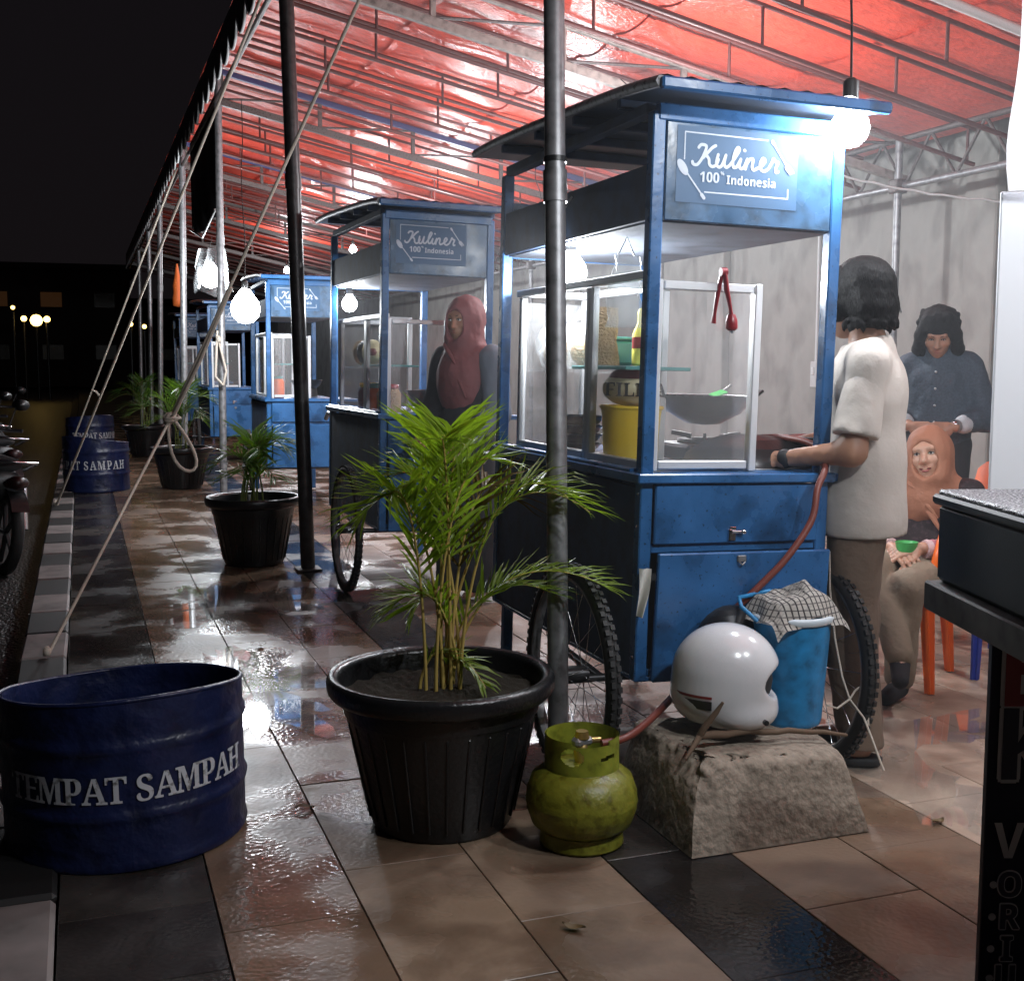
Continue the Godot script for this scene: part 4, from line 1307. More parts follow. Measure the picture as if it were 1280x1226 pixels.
		var pn2 := thing("dark_pan", "dark pan on the counter behind the " + ord + " cart's front pane", "pan", ct * T(0.47, base + 0.06, -0.5))
		part(pn2, "bowl", MB.new().lathe([Vector2(0, 0.0), Vector2(0.06, 0.006), Vector2(0.13, 0.045), Vector2(0.16, 0.105), Vector2(0.155, 0.104), Vector2(0.125, 0.052), Vector2(0, 0.012)], 28), M.wok)
		part(pn2, "pan_stand", MB.new().lathe([Vector2(0.11, -0.06), Vector2(0.1, 0.02)], 20), M.dark_steel)
	# stove, pans and tools
	var st := thing("gas_stove", "black gas stove under the big pan on the front cart", "stove", at.call(0.49, base, -0.5))
	part(st, "body", MB.new().box(Vector3(0, 0.035, 0), Vector3(0.3, 0.055, 0.3), 0.01), M.dark_steel)
	part(st, "burner_ring", MB.new().lathe([Vector2(0.07, 0.06), Vector2(0.1, 0.062), Vector2(0.1, 0.078), Vector2(0.07, 0.078), Vector2(0.07, 0.06)], 20), M.black)
	for k in 3:
		var a := TAU * k / 3.0
		part(st, "pan_support", MB.new().bar(Vector3(cos(a) * 0.06, 0.085, sin(a) * 0.06), Vector3(cos(a) * 0.14, 0.095, sin(a) * 0.14), 0.01, 0.016), M.black)
	part(st, "knob", MB.new().tube([Vector3(0.09, 0.035, 0.15), Vector3(0.09, 0.035, 0.17)], 0.016, 12), M.black_matt)
	var dm := thing("dark_pan_cover", "big black domed pan cover leaning low behind the glass of the front cart", "pan cover", at.call(0.49, base + 0.012, -0.21, 0, 8))
	part(dm, "dome", MB.new().lathe([Vector2(0.235, 0.0), Vector2(0.225, 0.03), Vector2(0.18, 0.066), Vector2(0.11, 0.09), Vector2(0, 0.1)], 36, Transform3D(Basis.from_scale(Vector3(1, 1, 0.5)))), M.wok)
	part(dm, "rim", MB.new().lathe([Vector2(0.232, 0.0), Vector2(0.24, 0.003), Vector2(0.236, 0.008)], 36, Transform3D(Basis.from_scale(Vector3(1, 1, 0.5)))), M.steel)
	var wk := thing("wok", "black wok on the stove behind the glass of the front cart", "wok", at.call(0.49, base + 0.125, -0.52))
	part(wk, "bowl", MB.new().lathe([Vector2(0, 0.0), Vector2(0.06, 0.006), Vector2(0.13, 0.045), Vector2(0.185, 0.105), Vector2(0.19, 0.108), Vector2(0.18, 0.104), Vector2(0.125, 0.052), Vector2(0.06, 0.013), Vector2(0, 0.008)], 36), M.wok)
	for s in [-1, 1]:
		part(wk, "handle", MB.new().tube([Vector3(s * 0.185, 0.1, -0.03), Vector3(s * 0.225, 0.125, -0.02), Vector3(s * 0.225, 0.125, 0.02), Vector3(s * 0.185, 0.1, 0.03)], 0.006, 8), M.wok)
	var sp := thing("green_turner", "small bright green plastic turner lying over the wok's rim", "kitchen turner", at.call(0.49, base + 0.24, -0.42, 24))
	part(sp, "blade", MB.new().box(Vector3(0, 0, 0), Vector3(0.07, 0.006, 0.03), 0.002, Basis.from_euler(Vector3(0.3, 0, 0.25))), M.green)
	part(sp, "handle", MB.new().tube([Vector3(0.03, 0.01, 0), Vector3(0.1, 0.03, -0.02)], 0.004, 6), M.steel)
	var bs := thing("steel_basin", "shallow stainless steel basin held by the man at the front cart's shelf", "basin", at.call(0.80, 1.045, -0.2))
	part(bs, "bowl", MB.new().lathe([Vector2(0, 0), Vector2(0.09, 0.0), Vector2(0.125, 0.025), Vector2(0.145, 0.05), Vector2(0.155, 0.052), Vector2(0.156, 0.056), Vector2(0.142, 0.055), Vector2(0.12, 0.03), Vector2(0.088, 0.006), Vector2(0, 0.005)], 40), M.stainless)
	var bp := thing("black_pot", "black cooking pot under the steel basin on the front cart's shelf", "pot", at.call(0.76, 0.9935, -0.2))
	part(bp, "pot_body", MB.new().lathe([Vector2(0, 0), Vector2(0.07, 0.0), Vector2(0.1, 0.02), Vector2(0.112, 0.05), Vector2(0.106, 0.05), Vector2(0.09, 0.02), Vector2(0, 0.006)], 30), M.wok)
	var tg := thing("red_tongs", "dark red kitchen tongs hooked over the top of the front glass pane", "tongs", at.call(0.275, 1.56, -0.02, 0, 0, 4))
	part(tg, "arm", MB.new().tube([Vector3(-0.004, 0.055, 0.004), Vector3(0.0, 0.0, 0.006), Vector3(0.012, -0.06, 0.006), Vector3(0.014, -0.085, 0.006)], [0.009, 0.012, 0.008, 0.012], 8, true, 0.6), M.red_plastic)
	part(tg, "arm", MB.new().tube([Vector3(-0.008, 0.055, -0.004), Vector3(-0.014, 0.0, -0.022), Vector3(-0.022, -0.07, -0.034), Vector3(-0.026, -0.1, -0.036)], [0.009, 0.011, 0.008, 0.012], 8, true, 0.6), M.red_plastic)
	part(tg, "hinge", MB.new().tube([Vector3(-0.016, 0.056, 0), Vector3(0.004, 0.056, 0)], 0.013, 10), M.red_plastic)
	part(tg, "gripper", MB.new().lathe([Vector2(0.012, 0.03), Vector2(0.018, 0.012), Vector2(0.019, -0.012), Vector2(0.012, -0.02), Vector2(0.0, -0.02)], 12, T(0.015, -0.105, 0.006)), M.red_plastic)
	part(tg, "steel_tip", MB.new().ball(Vector3(0.015, -0.126, 0.008), Vector3(0.009, 0.008, 0.006), 10), M.chrome)
	single("paper_wad", MB.new().surf(func(u: float, v: float): return Vector3(0.03 + 0.035 * u * (1.0 - 0.7 * v) - 0.035, 0.36 - 0.15 * v, 0.012 + 0.02 * u + 0.01 * sin(u * 6.0 + v * 4.0)), 8, 8, Vector3.BACK), M.white_paper, "folded scrap of pale paper stuck in the gap beside the front cart's door", "paper", CT * T(0.0, 0.345, 0.002))
	# cables and hose
	var hose := [Vector3(2.16, 1.07, -3.62), Vector3(2.21, 1.08, -3.48), Vector3(2.24, 1.06, -3.33), Vector3(2.22, 1.0, -3.245), Vector3(2.174, 0.936, -3.215), Vector3(2.144, 0.836, -3.2), Vector3(2.06, 0.725, -3.2), Vector3(1.974, 0.638, -3.215), Vector3(1.859, 0.527, -3.235), Vector3(1.766, 0.399, -3.235), Vector3(1.638, 0.33, -3.15), Vector3(1.487, 0.295, -3.03), Vector3(1.401, 0.28, -2.98), Vector3(1.33, 0.275, -2.975)]
	var fine := []
	for i in hose.size() - 1:
		for k in 6:
			fine.append(hose[i].cubic_interpolate(hose[i + 1], hose[maxi(i - 1, 0)], hose[mini(i + 2, hose.size() - 1)], k / 6.0))
	fine.append(hose[hose.size() - 1])
	single("gas_hose", MB.new().tube(fine, 0.011, 10), M.hose_dark, "dark orange rubber gas hose looping from the cart's stove down to the green cylinder", "hose")

# ---------------------------------------------------------------- on the pavement in front
func make_pot(label: String, at: Transform3D) -> Node3D:
	var t := thing("plant_pot", label, "plant pot", at, "black plant pots on the pavement")
	var body := MB.new().lathe([Vector2(0.0, 0.0), Vector2(0.2, 0.0), Vector2(0.2, 0.0), Vector2(0.205, 0.008), Vector2(0.232, 0.13), Vector2(0.258, 0.25), Vector2(0.276, 0.325), Vector2(0.284, 0.335), Vector2(0.288, 0.372), Vector2(0.288, 0.372), Vector2(0.3, 0.376)], 48)
	part(t, "pot_body", body, M.pot)
	part(t, "rolled_rim", MB.new().lathe([Vector2(0.3, 0.376), Vector2(0.318, 0.38), Vector2(0.33, 0.395), Vector2(0.332, 0.425), Vector2(0.322, 0.44), Vector2(0.305, 0.437), Vector2(0.292, 0.42), Vector2(0.282, 0.33)], 48), M.pot)
	for i in 28:
		var a := TAU * i / 28.0
		part(t, "rib", MB.new().bar(Vector3(sin(a) * 0.213, 0.03, cos(a) * 0.213), Vector3(sin(a) * 0.272, 0.315, cos(a) * 0.272), 0.007, 0.007, 0.002, Vector3(cos(a), 0, -sin(a))), M.pot)
	part(t, "soil", MB.new().surf(func(u: float, v: float):
		var a := u * TAU
		var r := 0.287 * v
		return Vector3(cos(a) * r, 0.375 + 0.02 * sin(a * 3.0 + v * 4.0) * v * (1.0 - v) + 0.02 * (1.0 - v) + 0.009 * sin(a * 11.0 + v * 23.0) * v * (1.0 - v * 0.6) + 0.006 * cos(a * 19.0 - v * 31.0) * v, sin(a) * r), 64, 20, Vector3.UP), M.soil)
	return t

func make_drum(label: String, at: Transform3D, word_from: float, word_to: float, word: String) -> Node3D:
	var t := thing("oil_drum_bin", label, "trash bin", at, "blue oil drum bins along the kerb")
	var R := 0.33
	var f := func(a: float, y: float) -> float: # rolled hoops
		var r := R
		for h in [0.145, 0.33]:
			r += 0.009 * exp(-pow((y - h) / 0.012, 2.0))
		return r + 0.005 * exp(-pow((y - 0.012) / 0.01, 2.0)) - 0.006 * sin(a * 2.0 + 1.0) * y
	var rim := func(a: float) -> float: return 0.42 + 0.036 * cos(a) + 0.003 * sin(a * 3.0)
	part(t, "drum_wall", MB.new().surf(func(u: float, v: float):
		var a := u * TAU
		var y: float = v * rim.call(a)
		var r: float = f.call(a, y)
		return Vector3(sin(a) * r, y, cos(a) * r), 72, 40, Vector3.ZERO), M.drum)
	part(t, "drum_inside", MB.new().surf(func(u: float, v: float):
		var a := u * TAU
		var y: float = v * rim.call(a)
		return Vector3(sin(a) * (R - 0.012), maxf(y, 0.01), cos(a) * (R - 0.012)), 72, 6, Vector3.ZERO), M.drum)
	part(t, "drum_floor", MB.new().lathe([Vector2(0.0, 0.02), Vector2(R - 0.01, 0.02)], 40), M.drum)
	var edge := []
	for i in 73:
		var a := TAU * i / 72.0
		edge.append(Vector3(sin(a) * (R - 0.004 - 0.0025 * sin(a * 2.0 + 1.0)), rim.call(a), cos(a) * (R - 0.004 - 0.0025 * sin(a * 2.0 + 1.0))))
	part(t, "cut_edge", MB.new().tube(edge, 0.007, 6, false), M.drum)
	var wide := {"E": 0.92, "M": 1.3, "A": 1.06, " ": 0.42, "S": 0.86, "H": 1.16}
	var total := 0.0
	for ch in word:
		total += wide.get(ch, 0.96)
	var gone := 0.0
	for i in word.length():
		var wd: float = wide.get(word[i], 0.96)
		gone += wd
		if word[i] == " ":
			continue
		var tm := text(word[i], "Droid Serif", true, 0.094, 0.001)
		var a := lerpf(word_from, word_to, (gone - wd * 0.5) / total)
		var mb := MB.new()
		var src := MB.new().add(tm)
		for k in src.v.size():
			var p := src.v[k]
			var aa := a + p.x * 0.92 / R
			var r := R + 0.0035 + p.z * 0.8 - 0.006 * sin(aa * 2.0 + 1.0) * 0.24
			src.v[k] = Vector3(sin(aa) * r, 0.222 + p.y * 1.05, cos(aa) * r)
			src.n[k] = Vector3(sin(aa), 0, cos(aa)) * signf(src.n[k].z + 0.01)
		part(t, "stencil_letter", src, M.drum_text)
	return t

func front_things() -> void:
	make_drum("cut-down blue oil drum bin lettered in grey, at the front left corner", T(0.085, 0.0, -3.52, 0.0, 0.0, 0.6), -1.06, 1.12, "TEMPAT SAMPAH")
	make_drum("blue oil drum bin in the middle distance beside the painted kerb", T(0.12, 0.0, -13.3, -60.0), -0.75, 2.0, "TEMPAT SAMPAH").scale = Vector3(1, 1.25, 1)
	make_drum("dark blue oil drum bin farthest along the kerb", T(0.1, 0.0, -18.6, 20.0), -1.16, 1.12, "TEMPAT SAMPAH").scale = Vector3(1, 1.25, 1)
	var p0 := make_pot("nearest big black plant pot, holding the lush palm before the front cart", T(0.955, 0, -3.28))
	copy(p0, "black plant pot with a dark sparse palm beside the second pole", T(1.05, 0, -8.05, 40), "black plant pots on the pavement").scale = Vector3(0.95, 1.02, 0.95)
	copy(p0, "third black plant pot along the path, behind the rope loop", T(0.98, 0, -13.2, 80), "black plant pots on the pavement")
	copy(p0, "fourth black plant pot, small in the distance", T(0.85, 0, -18.0, 10), "black plant pots on the pavement")
	# gas cylinder
	var g0 := thing("gas_cylinder", "squat green gas cylinder beside the steel pole and the big pot", "gas cylinder", T(1.275, 0, -2.985, -8))
	part(g0, "body", MB.new().lathe([Vector2(0.06, 0.03), Vector2(0.105, 0.035), Vector2(0.14, 0.06), Vector2(0.154, 0.1), Vector2(0.155, 0.118), Vector2(0.157, 0.122), Vector2(0.155, 0.126), Vector2(0.154, 0.15), Vector2(0.14, 0.19), Vector2(0.11, 0.214), Vector2(0.06, 0.226), Vector2(0, 0.228)], 48), M.gas)
	part(g0, "foot_ring", MB.new().lathe([Vector2(0.108, 0.04), Vector2(0.112, 0.006), Vector2(0.118, 0.0), Vector2(0.118, 0.006), Vector2(0.115, 0.04)], 36), M.gas)
	# collar: a bent band with a grip hole and a slot
	var band := MB.new()
	var inside := func(a: float, y: float) -> bool:
		if pow((a + 0.55) / 0.34, 2.0) + pow((y - 0.268) / 0.024, 2.0) < 1.0: return true
		if absf(a - 0.5) < 0.26 and absf(y - 0.262 - 0.01 * (a - 0.5)) < 0.0065: return true
		return y > 0.29 + 0.024 * smoothstep(0.9, 1.3, absf(wrapf(a - PI + 0.6, -PI, PI) - 0.0)) * 0.0 + (0.02 if absf(wrapf(a, -PI, PI)) > 0.55 else 0.005)
	var na := 150
	var ny := 26
	for i in na:
		var a0 := -PI + TAU * i / na
		var a1 := -PI + TAU * (i + 1) / na
		for j in ny:
			var y0 := 0.208 + 0.1 * j / ny
			var y1 := 0.208 + 0.1 * (j + 1) / ny
			if inside.call((a0 + a1) * 0.5, (y0 + y1) * 0.5):
				continue
			for r in [0.099, 0.1035]:
				var s := 1.0 if r > 0.1 else -1.0
				var p00 := Vector3(sin(a0) * r, y0, cos(a0) * r)
				var p10 := Vector3(sin(a1) * r, y0, cos(a1) * r)
				var p11 := Vector3(sin(a1) * r, y1, cos(a1) * r)
				var p01 := Vector3(sin(a0) * r, y1, cos(a0) * r)
				var n0 := Vector3(sin(a0), 0, cos(a0)) * s
				var n1 := Vector3(sin(a1), 0, cos(a1)) * s
				band.tri(p00, p10, p11, n0, n1, n1)
				band.tri(p00, p11, p01, n0, n1, n0)
	part(g0, "collar", band, M.gas_collar)
	part(g0, "weld_bead", MB.new().lathe([Vector2(0.104, 0.206), Vector2(0.109, 0.211), Vector2(0.104, 0.216)], 40), M.gas)
	part(g0, "valve", MB.new().lathe([Vector2(0.02, 0.225), Vector2(0.024, 0.255), Vector2(0.016, 0.262), Vector2(0.016, 0.285), Vector2(0, 0.287)], 14), M.brass)
	var rg := thing("gas_regulator", "small brass and grey regulator on the green gas cylinder", "regulator", T(1.275, 0.272, -2.985, 14))
	part(rg, "body", MB.new().box(Vector3(0, 0.012, 0), Vector3(0.06, 0.026, 0.034), 0.008), M.steel)
	part(rg, "knob", MB.new().tube([Vector3(0.0, 0.022, 0), Vector3(0.0, 0.042, 0)], [0.022, 0.017], 14), M.brass)
	part(rg, "outlet", MB.new().tube([Vector3(0.03, 0.01, 0), Vector3(0.062, 0.006, 0.0)], 0.009, 10), M.brass)
	# broken concrete block
	var bl := MB.new()
	var fn := FastNoiseLite.new()
	fn.seed = 9; fn.frequency = 9.0; fn.fractal_octaves = 4
	var shape := func(p: Vector3) -> Vector3: # unit box to the block, tapering upwards, its edges knocked off
		var t := p.y
		var x0 := lerpf(1.505, 1.54, t)
		var x1 := lerpf(2.075, 2.035, t) + 0.09 * (1.0 - p.z)
		var z0 := lerpf(-2.765, -2.825, t)
		var z1 := lerpf(-3.27, -3.235, t)
		var q := Vector3(lerpf(x0, x1, p.x), lerpf(0.0, 0.262 - 0.045 * p.x, t), lerpf(z1, z0, p.z))
		var edge := (absf(p.x - 0.5) ** 8 + absf(p.y - 0.5) ** 8 + absf(p.z - 0.5) ** 8) * 256.0
		var inward := (Vector3(1.8, 0.12, -3.02) - q).normalized()
		var nz := fn.get_noise_3dv(q)
		var chip := maxf(0.0, edge - 1.0) * (0.016 + 0.03 * maxf(nz, 0.0)) * t
		var deep := 0.055 * exp(-Vector2(p.x - 0.02, p.y - 1.0).length_squared() * 14.0) * (0.6 + nz) * p.z
		return q + inward * (chip + deep) + Vector3(nz, nz * 0.7, -nz) * 0.006 * minf(1.0, t * 6.0)
	for f in [[Vector3(0, 0, 1), Vector3(1, 0, 0), Vector3(0, 1, 0), Vector3.BACK], [Vector3(0, 0, 0), Vector3(1, 0, 0), Vector3(0, 1, 0), Vector3.FORWARD], [Vector3(0, 0, 0), Vector3(0, 0, 1), Vector3(0, 1, 0), Vector3.LEFT], [Vector3(1, 0, 0), Vector3(0, 0, 1), Vector3(0, 1, 0), Vector3.RIGHT], [Vector3(0, 1, 0), Vector3(1, 0, 0), Vector3(0, 0, 1), Vector3.UP]]:
		bl.surf(func(u: float, v: float): return shape.call(f[0] + f[1] * u + f[2] * v), 44, 34, f[3])
	single("concrete_block", bl, M.block, "rough broken concrete block under the helmet and the blue bucket", "concrete block")
	var stk := []
	for i in 13:
		var f := i / 12.0
		stk.append(Vector3(1.6, 0.288, -2.905).lerp(Vector3(2.105, 0.232, -2.93), f) + Vector3(0, 0.012 * sin(f * PI) + 0.003 * sin(i * 2.0), 0.006 * sin(i * 1.3)))
	var sk := thing("stick", "thin bare stick lying along the front edge of the concrete block", "stick")
	part(sk, "shaft", MB.new().tube(stk, [0.011, 0.012, 0.011, 0.01, 0.011, 0.01, 0.009, 0.009, 0.008, 0.008, 0.007, 0.006, 0.005], 8), M.wood)
	part(sk, "twig", MB.new().tube([stk[0], stk[0] + Vector3(-0.03, -0.02, 0.02), stk[0] + Vector3(-0.06, -0.05, 0.03)], [0.01, 0.008, 0.004], 7), M.wood)
	part(sk, "twig", MB.new().tube([stk[0], stk[0] + Vector3(0.01, 0.03, 0.012), stk[0] + Vector3(0.04, 0.07, 0.02), stk[0] + Vector3(0.055, 0.1, 0.03)], [0.011, 0.01, 0.008, 0.004], 7), M.wood)
	helmet(Transform3D(Basis.from_euler(Vector3(0.0, deg_to_rad(61), deg_to_rad(0))), Vector3(1.757, 0.262, -3.02)))
	# black helmet behind it
	var bh := thing("black_helmet", "glossy black helmet between the white helmet and the cart's blue door", "helmet", T(1.855, 0.42, -3.19))
	part(bh, "shell", MB.new().ball(Vector3(0, 0.04, 0), Vector3(0.125, 0.13, 0.045), 28), M.bike_body)
	part(bh, "rim", MB.new().lathe([Vector2(0.118, -0.01), Vector2(0.126, 0.0), Vector2(0.118, 0.01)], 28, Transform3D(Basis.from_scale(Vector3(1, 1, 0.36)))), M.black)
	# blue bucket and the cloth on it
	var bk := thing("blue_bucket", "tall light blue plastic bucket standing on the concrete block behind the helmet", "bucket", T(2.035, 0.225, -3.13))
	part(bk, "bucket_body", MB.new().lathe([Vector2(0, 0.012), Vector2(0.088, 0.012), Vector2(0.09, 0.0), Vector2(0.094, 0.0), Vector2(0.098, 0.015), Vector2(0.12, 0.325), Vector2(0.12, 0.325), Vector2(0.114, 0.325), Vector2(0.094, 0.02), Vector2(0, 0.02)], 40), M.bucket)
	part(bk, "rim", MB.new().lathe([Vector2(0.119, 0.318), Vector2(0.128, 0.322), Vector2(0.129, 0.337), Vector2(0.12, 0.343), Vector2(0.112, 0.34)], 40), M.bucket_rim)
	part(bk, "handle", MB.new().tube([Vector3(-0.125, 0.32, 0.02), Vector3(-0.165, 0.365, -0.02), Vector3(-0.15, 0.385, -0.06), Vector3(-0.02, 0.39, -0.1), Vector3(0.1, 0.37, -0.08), Vector3(0.12, 0.325, -0.02)], 0.007, 8), M.bucket)
	single("checked_cloth", MB.new().surf(func(u: float, v: float):
		var x := lerpf(-0.14, 0.135, u)
		var z := lerpf(0.115, -0.115, v)
		var peak := 0.03 * exp(-pow((x - 0.03) / 0.035, 2.0)) * exp(-pow((z - 0.02) / 0.06, 2.0))
		var dome := 0.05 * (1.0 - 0.35 * pow(absf(x) / 0.14, 3.0)) - 0.055 * smoothstep(0.07, 0.12, absf(z)) - 0.025 * smoothstep(0.1, 0.14, absf(x))
		return Vector3(x + 0.006 * sin(v * 14.0), 0.343 + 0.012 + dome * 0.8 - 0.035 * smoothstep(0.1, 0.14, Vector2(x, z).length()) + peak * 1.5 + 0.005 * sin(u * 15.0 + v * 8.0) + 0.002 * sin(u * 33.0 - v * 17.0), z), 48, 32, Vector3.UP), M.check_cloth, "crumpled grey checked cloth heaped over the mouth of the blue bucket", "cloth", T(2.035, 0.225, -3.13, 6))
	# string hanging from the cart's far corner down to the block
	var sn := thing("plastic_string", "knotted pale plastic string trailing beside the blue bucket to the ground", "string")
	part(sn, "strand", MB.new().tube([Vector3(2.27, 0.72, -3.28), Vector3(2.255, 0.6, -3.25), Vector3(2.245, 0.45, -3.2), Vector3(2.24, 0.34, -3.15), Vector3(2.235, 0.28, -3.1), Vector3(2.26, 0.23, -3.06), Vector3(2.245, 0.19, -3.0), Vector3(2.25, 0.1, -2.94)], 0.0035, 6), M.rope)
	part(sn, "strand", MB.new().tube([Vector3(2.15, 0.27, -3.1), Vector3(2.19, 0.255, -3.1), Vector3(2.235, 0.28, -3.1), Vector3(2.27, 0.3, -3.12), Vector3(2.29, 0.31, -3.12)], 0.0035, 6), M.rope)
	part(sn, "tail", MB.new().tube([Vector3(2.29, 0.31, -3.12), Vector3(2.3, 0.25, -3.1), Vector3(2.285, 0.2, -3.07)], [0.003, 0.007, 0.004], 6), M.rope)
	# table at the right with its cool box and banners
	var TT := Transform3D(Basis(Vector3(0.95, 0, 0.31).normalized(), Vector3.UP, Vector3(-0.31, 0, 0.95).normalized()), Vector3(1.697, 0, -2.103))
	var tb := thing("stall_table", "grey board table at the right edge carrying the black cool box", "table", TT)
	part(tb, "table_top", MB.new().box(Vector3(0.4, 0.833, 0.6), Vector3(0.8, 0.062, 1.2), 0.004), M.board)
	for p in [[0.74, 0.06], [0.74, 1.14], [0.06, 1.14]]:
		part(tb, "table_leg", MB.new().box(Vector3(p[0], 0.4, p[1]), Vector3(0.05, 0.8, 0.05), 0.004), M.board)
	var cb := thing("cool_box", "scuffed black cool box with a frosty speckled top on the stall table", "cool box", TT)
	part(cb, "box_body", MB.new().box(Vector3(0.33, 0.949, 0.47), Vector3(0.62, 0.17, 0.92), 0.012), M.coolbox)
	part(cb, "box_lip", MB.new().box(Vector3(0.33, 1.041, 0.47), Vector3(0.64, 0.022, 0.94), 0.006), M.coolbox)
	part(cb, "frosted_top", MB.new().box(Vector3(0.33, 1.056, 0.47), Vector3(0.62, 0.012, 0.92), 0.004), M.speckle)
	var kt := thing("steel_kettle", "steel kettle with a black arched handle standing on the cool box", "kettle", TT * T(0.34, 1.063, 0.14))
	part(kt, "kettle_body", MB.new().lathe([Vector2(0, 0), Vector2(0.075, 0), Vector2(0.08, 0.01), Vector2(0.078, 0.035), Vector2(0.06, 0.055), Vector2(0, 0.06)], 28), M.stainless)
	part(kt, "handle", MB.new().tube([Vector3(-0.07, 0.03, 0.02), Vector3(-0.075, 0.08, 0.02), Vector3(-0.05, 0.115, 0.02), Vector3(0.02, 0.12, 0.02), Vector3(0.07, 0.09, 0.02), Vector3(0.075, 0.035, 0.02)], 0.008, 10), M.black)
	part(kt, "lid_knob", MB.new().ball(Vector3(0, 0.068, 0), Vector3(0.012, 0.012, 0.012), 10), M.black)
	# lettered panel under the table
	var rt := Vector3(0.941, 0, 0.337)
	var PT := Transform3D(Basis(rt, Vector3.UP, Vector3(-0.337, 0, 0.941)), Vector3(1.738, 0, -1.934))
	var pn := thing("lettered_panel", "dark navy panel with big outlined letters under the stall table", "sign panel", PT)
	part(pn, "panel", MB.new().box(Vector3(0.3, 0.4, -0.012), Vector3(0.6, 0.796, 0.02), 0.002), M.banner_navy)
	for l in [["B", 0.21, 0.075, 0.70, M.print_red, true], ["K", 0.21, 0.075, 0.545, M.print_dark, true], ["Va", 0.105, 0.08, 0.34, M.print_grey, false], ["O", 0.075, 0.055, 0.245, M.print_dark, true], ["R", 0.075, 0.055, 0.175, M.print_dark, true], ["I", 0.075, 0.055, 0.105, M.print_dark, true], ["U", 0.075, 0.055, 0.04, M.print_dark, true]]:
		if l[5]:
			var ol := MB.new()
			for k in 8:
				ol.add(text(l[0], "Droid Sans", true, l[1], 0.001), T(cos(k * TAU / 8.0) * 0.04 * l[1], sin(k * TAU / 8.0) * 0.04 * l[1], 0.0002 * k))
			part(pn, "letter_outline", ol, M.print_grey, T(l[2], l[3], 0.0006))
		part(pn, "letter", text(l[0], "Droid Sans", true, l[1], 0.001), l[4], T(l[2], l[3], 0.0032))
		if l[1] < 0.09:
			part(pn, "bullet", MB.new().tube([Vector3(0.022, l[3], 0.0), Vector3(0.022, l[3], 0.002)], 0.008, 12), M.print_grey)
	# white banner and the white sheet under it
	var BT := Transform3D(Basis(rt, Vector3.UP, Vector3(-0.337, 0, 0.941)), Vector3(2.335, 0, -2.6))
	var bn := thing("white_banner", "white cloth banner with a blue print hanging at the upper right edge", "banner", BT)
	part(bn, "cloth", MB.new().surf(func(u: float, v: float):
		var y := lerpf(1.78, 2.45, v)
		return Vector3(lerpf(-0.01 - 0.02 * sin(minf(v * 6.0, 1.5)) + 0.035 * smoothstep(0.0, 0.6, v), 0.7, u), y + 0.01 * u, 0.02 * sin(u * 9.0)), 20, 12, Vector3.BACK), M.banner_white)
	part(bn, "blue_print", MB.new().surf(func(u: float, v: float): return Vector3(lerpf(0.03, 0.7, u), lerpf(1.83, 2.02, v), 0.02 * sin(lerpf(0.05, 1.0, u) * 9.0) + 0.004), 16, 4, Vector3.BACK), M.banner_blue)
	part(bn, "top_batten", MB.new().tube([Vector3(-0.02, 2.45, 0), Vector3(0.72, 2.46, 0)], 0.014, 8), M.wood)
	single("white_sheet", MB.new().box(Vector3(0.42, 1.32, -0.05), Vector3(0.86, 0.93, 0.012), 0.003), M.banner_white, "plain bright white sheet hanging behind the stall table's cool box", "sheet", BT)

func helmet(at: Transform3D) -> void:
	# +z is the face; the photograph sees its right side and back
	var t := thing("white_helmet", "white open-face motorcycle helmet with dark stripes lying on the concrete block", "helmet", at)
	var prims := [ell(Vector3(0, 0.165, -0.01), Vector3(0.133, 0.148, 0.158)), ell(Vector3(0, 0.1, -0.02), Vector3(0.125, 0.1, 0.15)), ell(Vector3(0, 0.06, 0.03), Vector3(0.122, 0.06, 0.112)),
		ell(Vector3(0, 0.15, 0.17), Vector3(0.17, 0.05, 0.08), Basis.IDENTITY, 0.012, -1), ell(Vector3(0, 0.0, -0.01), Vector3(0.095, 0.06, 0.12), Basis.IDENTITY, 0.006, -1)]
	var mb := MB.new()
	nets(mb, prims, 0.007, 0.03, [{"n": Vector3(0, -1, 0.08), "d": -0.006}])
	part(t, "shell", mb, M.helmet)
	part(t, "lining", MB.new().ball(Vector3(0, 0.15, -0.005), Vector3(0.112, 0.118, 0.13), 24), M.black_matt)
	for s in [-1, 1]:
		var on := func(y: float, z: float) -> float: return sqrt(maxf(0.0, 1.0 - pow((y - 0.14) / 0.15, 2.0) - pow((z + 0.01) / 0.158, 2.0)))
		for k in [[0.122, 0.008, M.red_line], [0.098, 0.028, M.black]]:
			part(t, "side_stripe", MB.new().surf(func(u: float, v: float):
				var z := lerpf(-0.15, -0.05, u)
				var y: float = k[0] + k[1] * (v - 0.5)
				var w := sqrt(maxf(0.0, 1.0 - pow((y - 0.14) / 0.165, 2.0) - pow((z + 0.012) / 0.158, 2.0)))
				return Vector3(s * (0.1355 * w + 0.0025), y, z), 12, 3, Vector3(s, 0, 0)), k[2])
		part(t, "visor_button", MB.new().tube([Vector3(s * 0.112, 0.055, 0.1), Vector3(s * 0.122, 0.055, 0.104)], 0.008, 10), M.black)

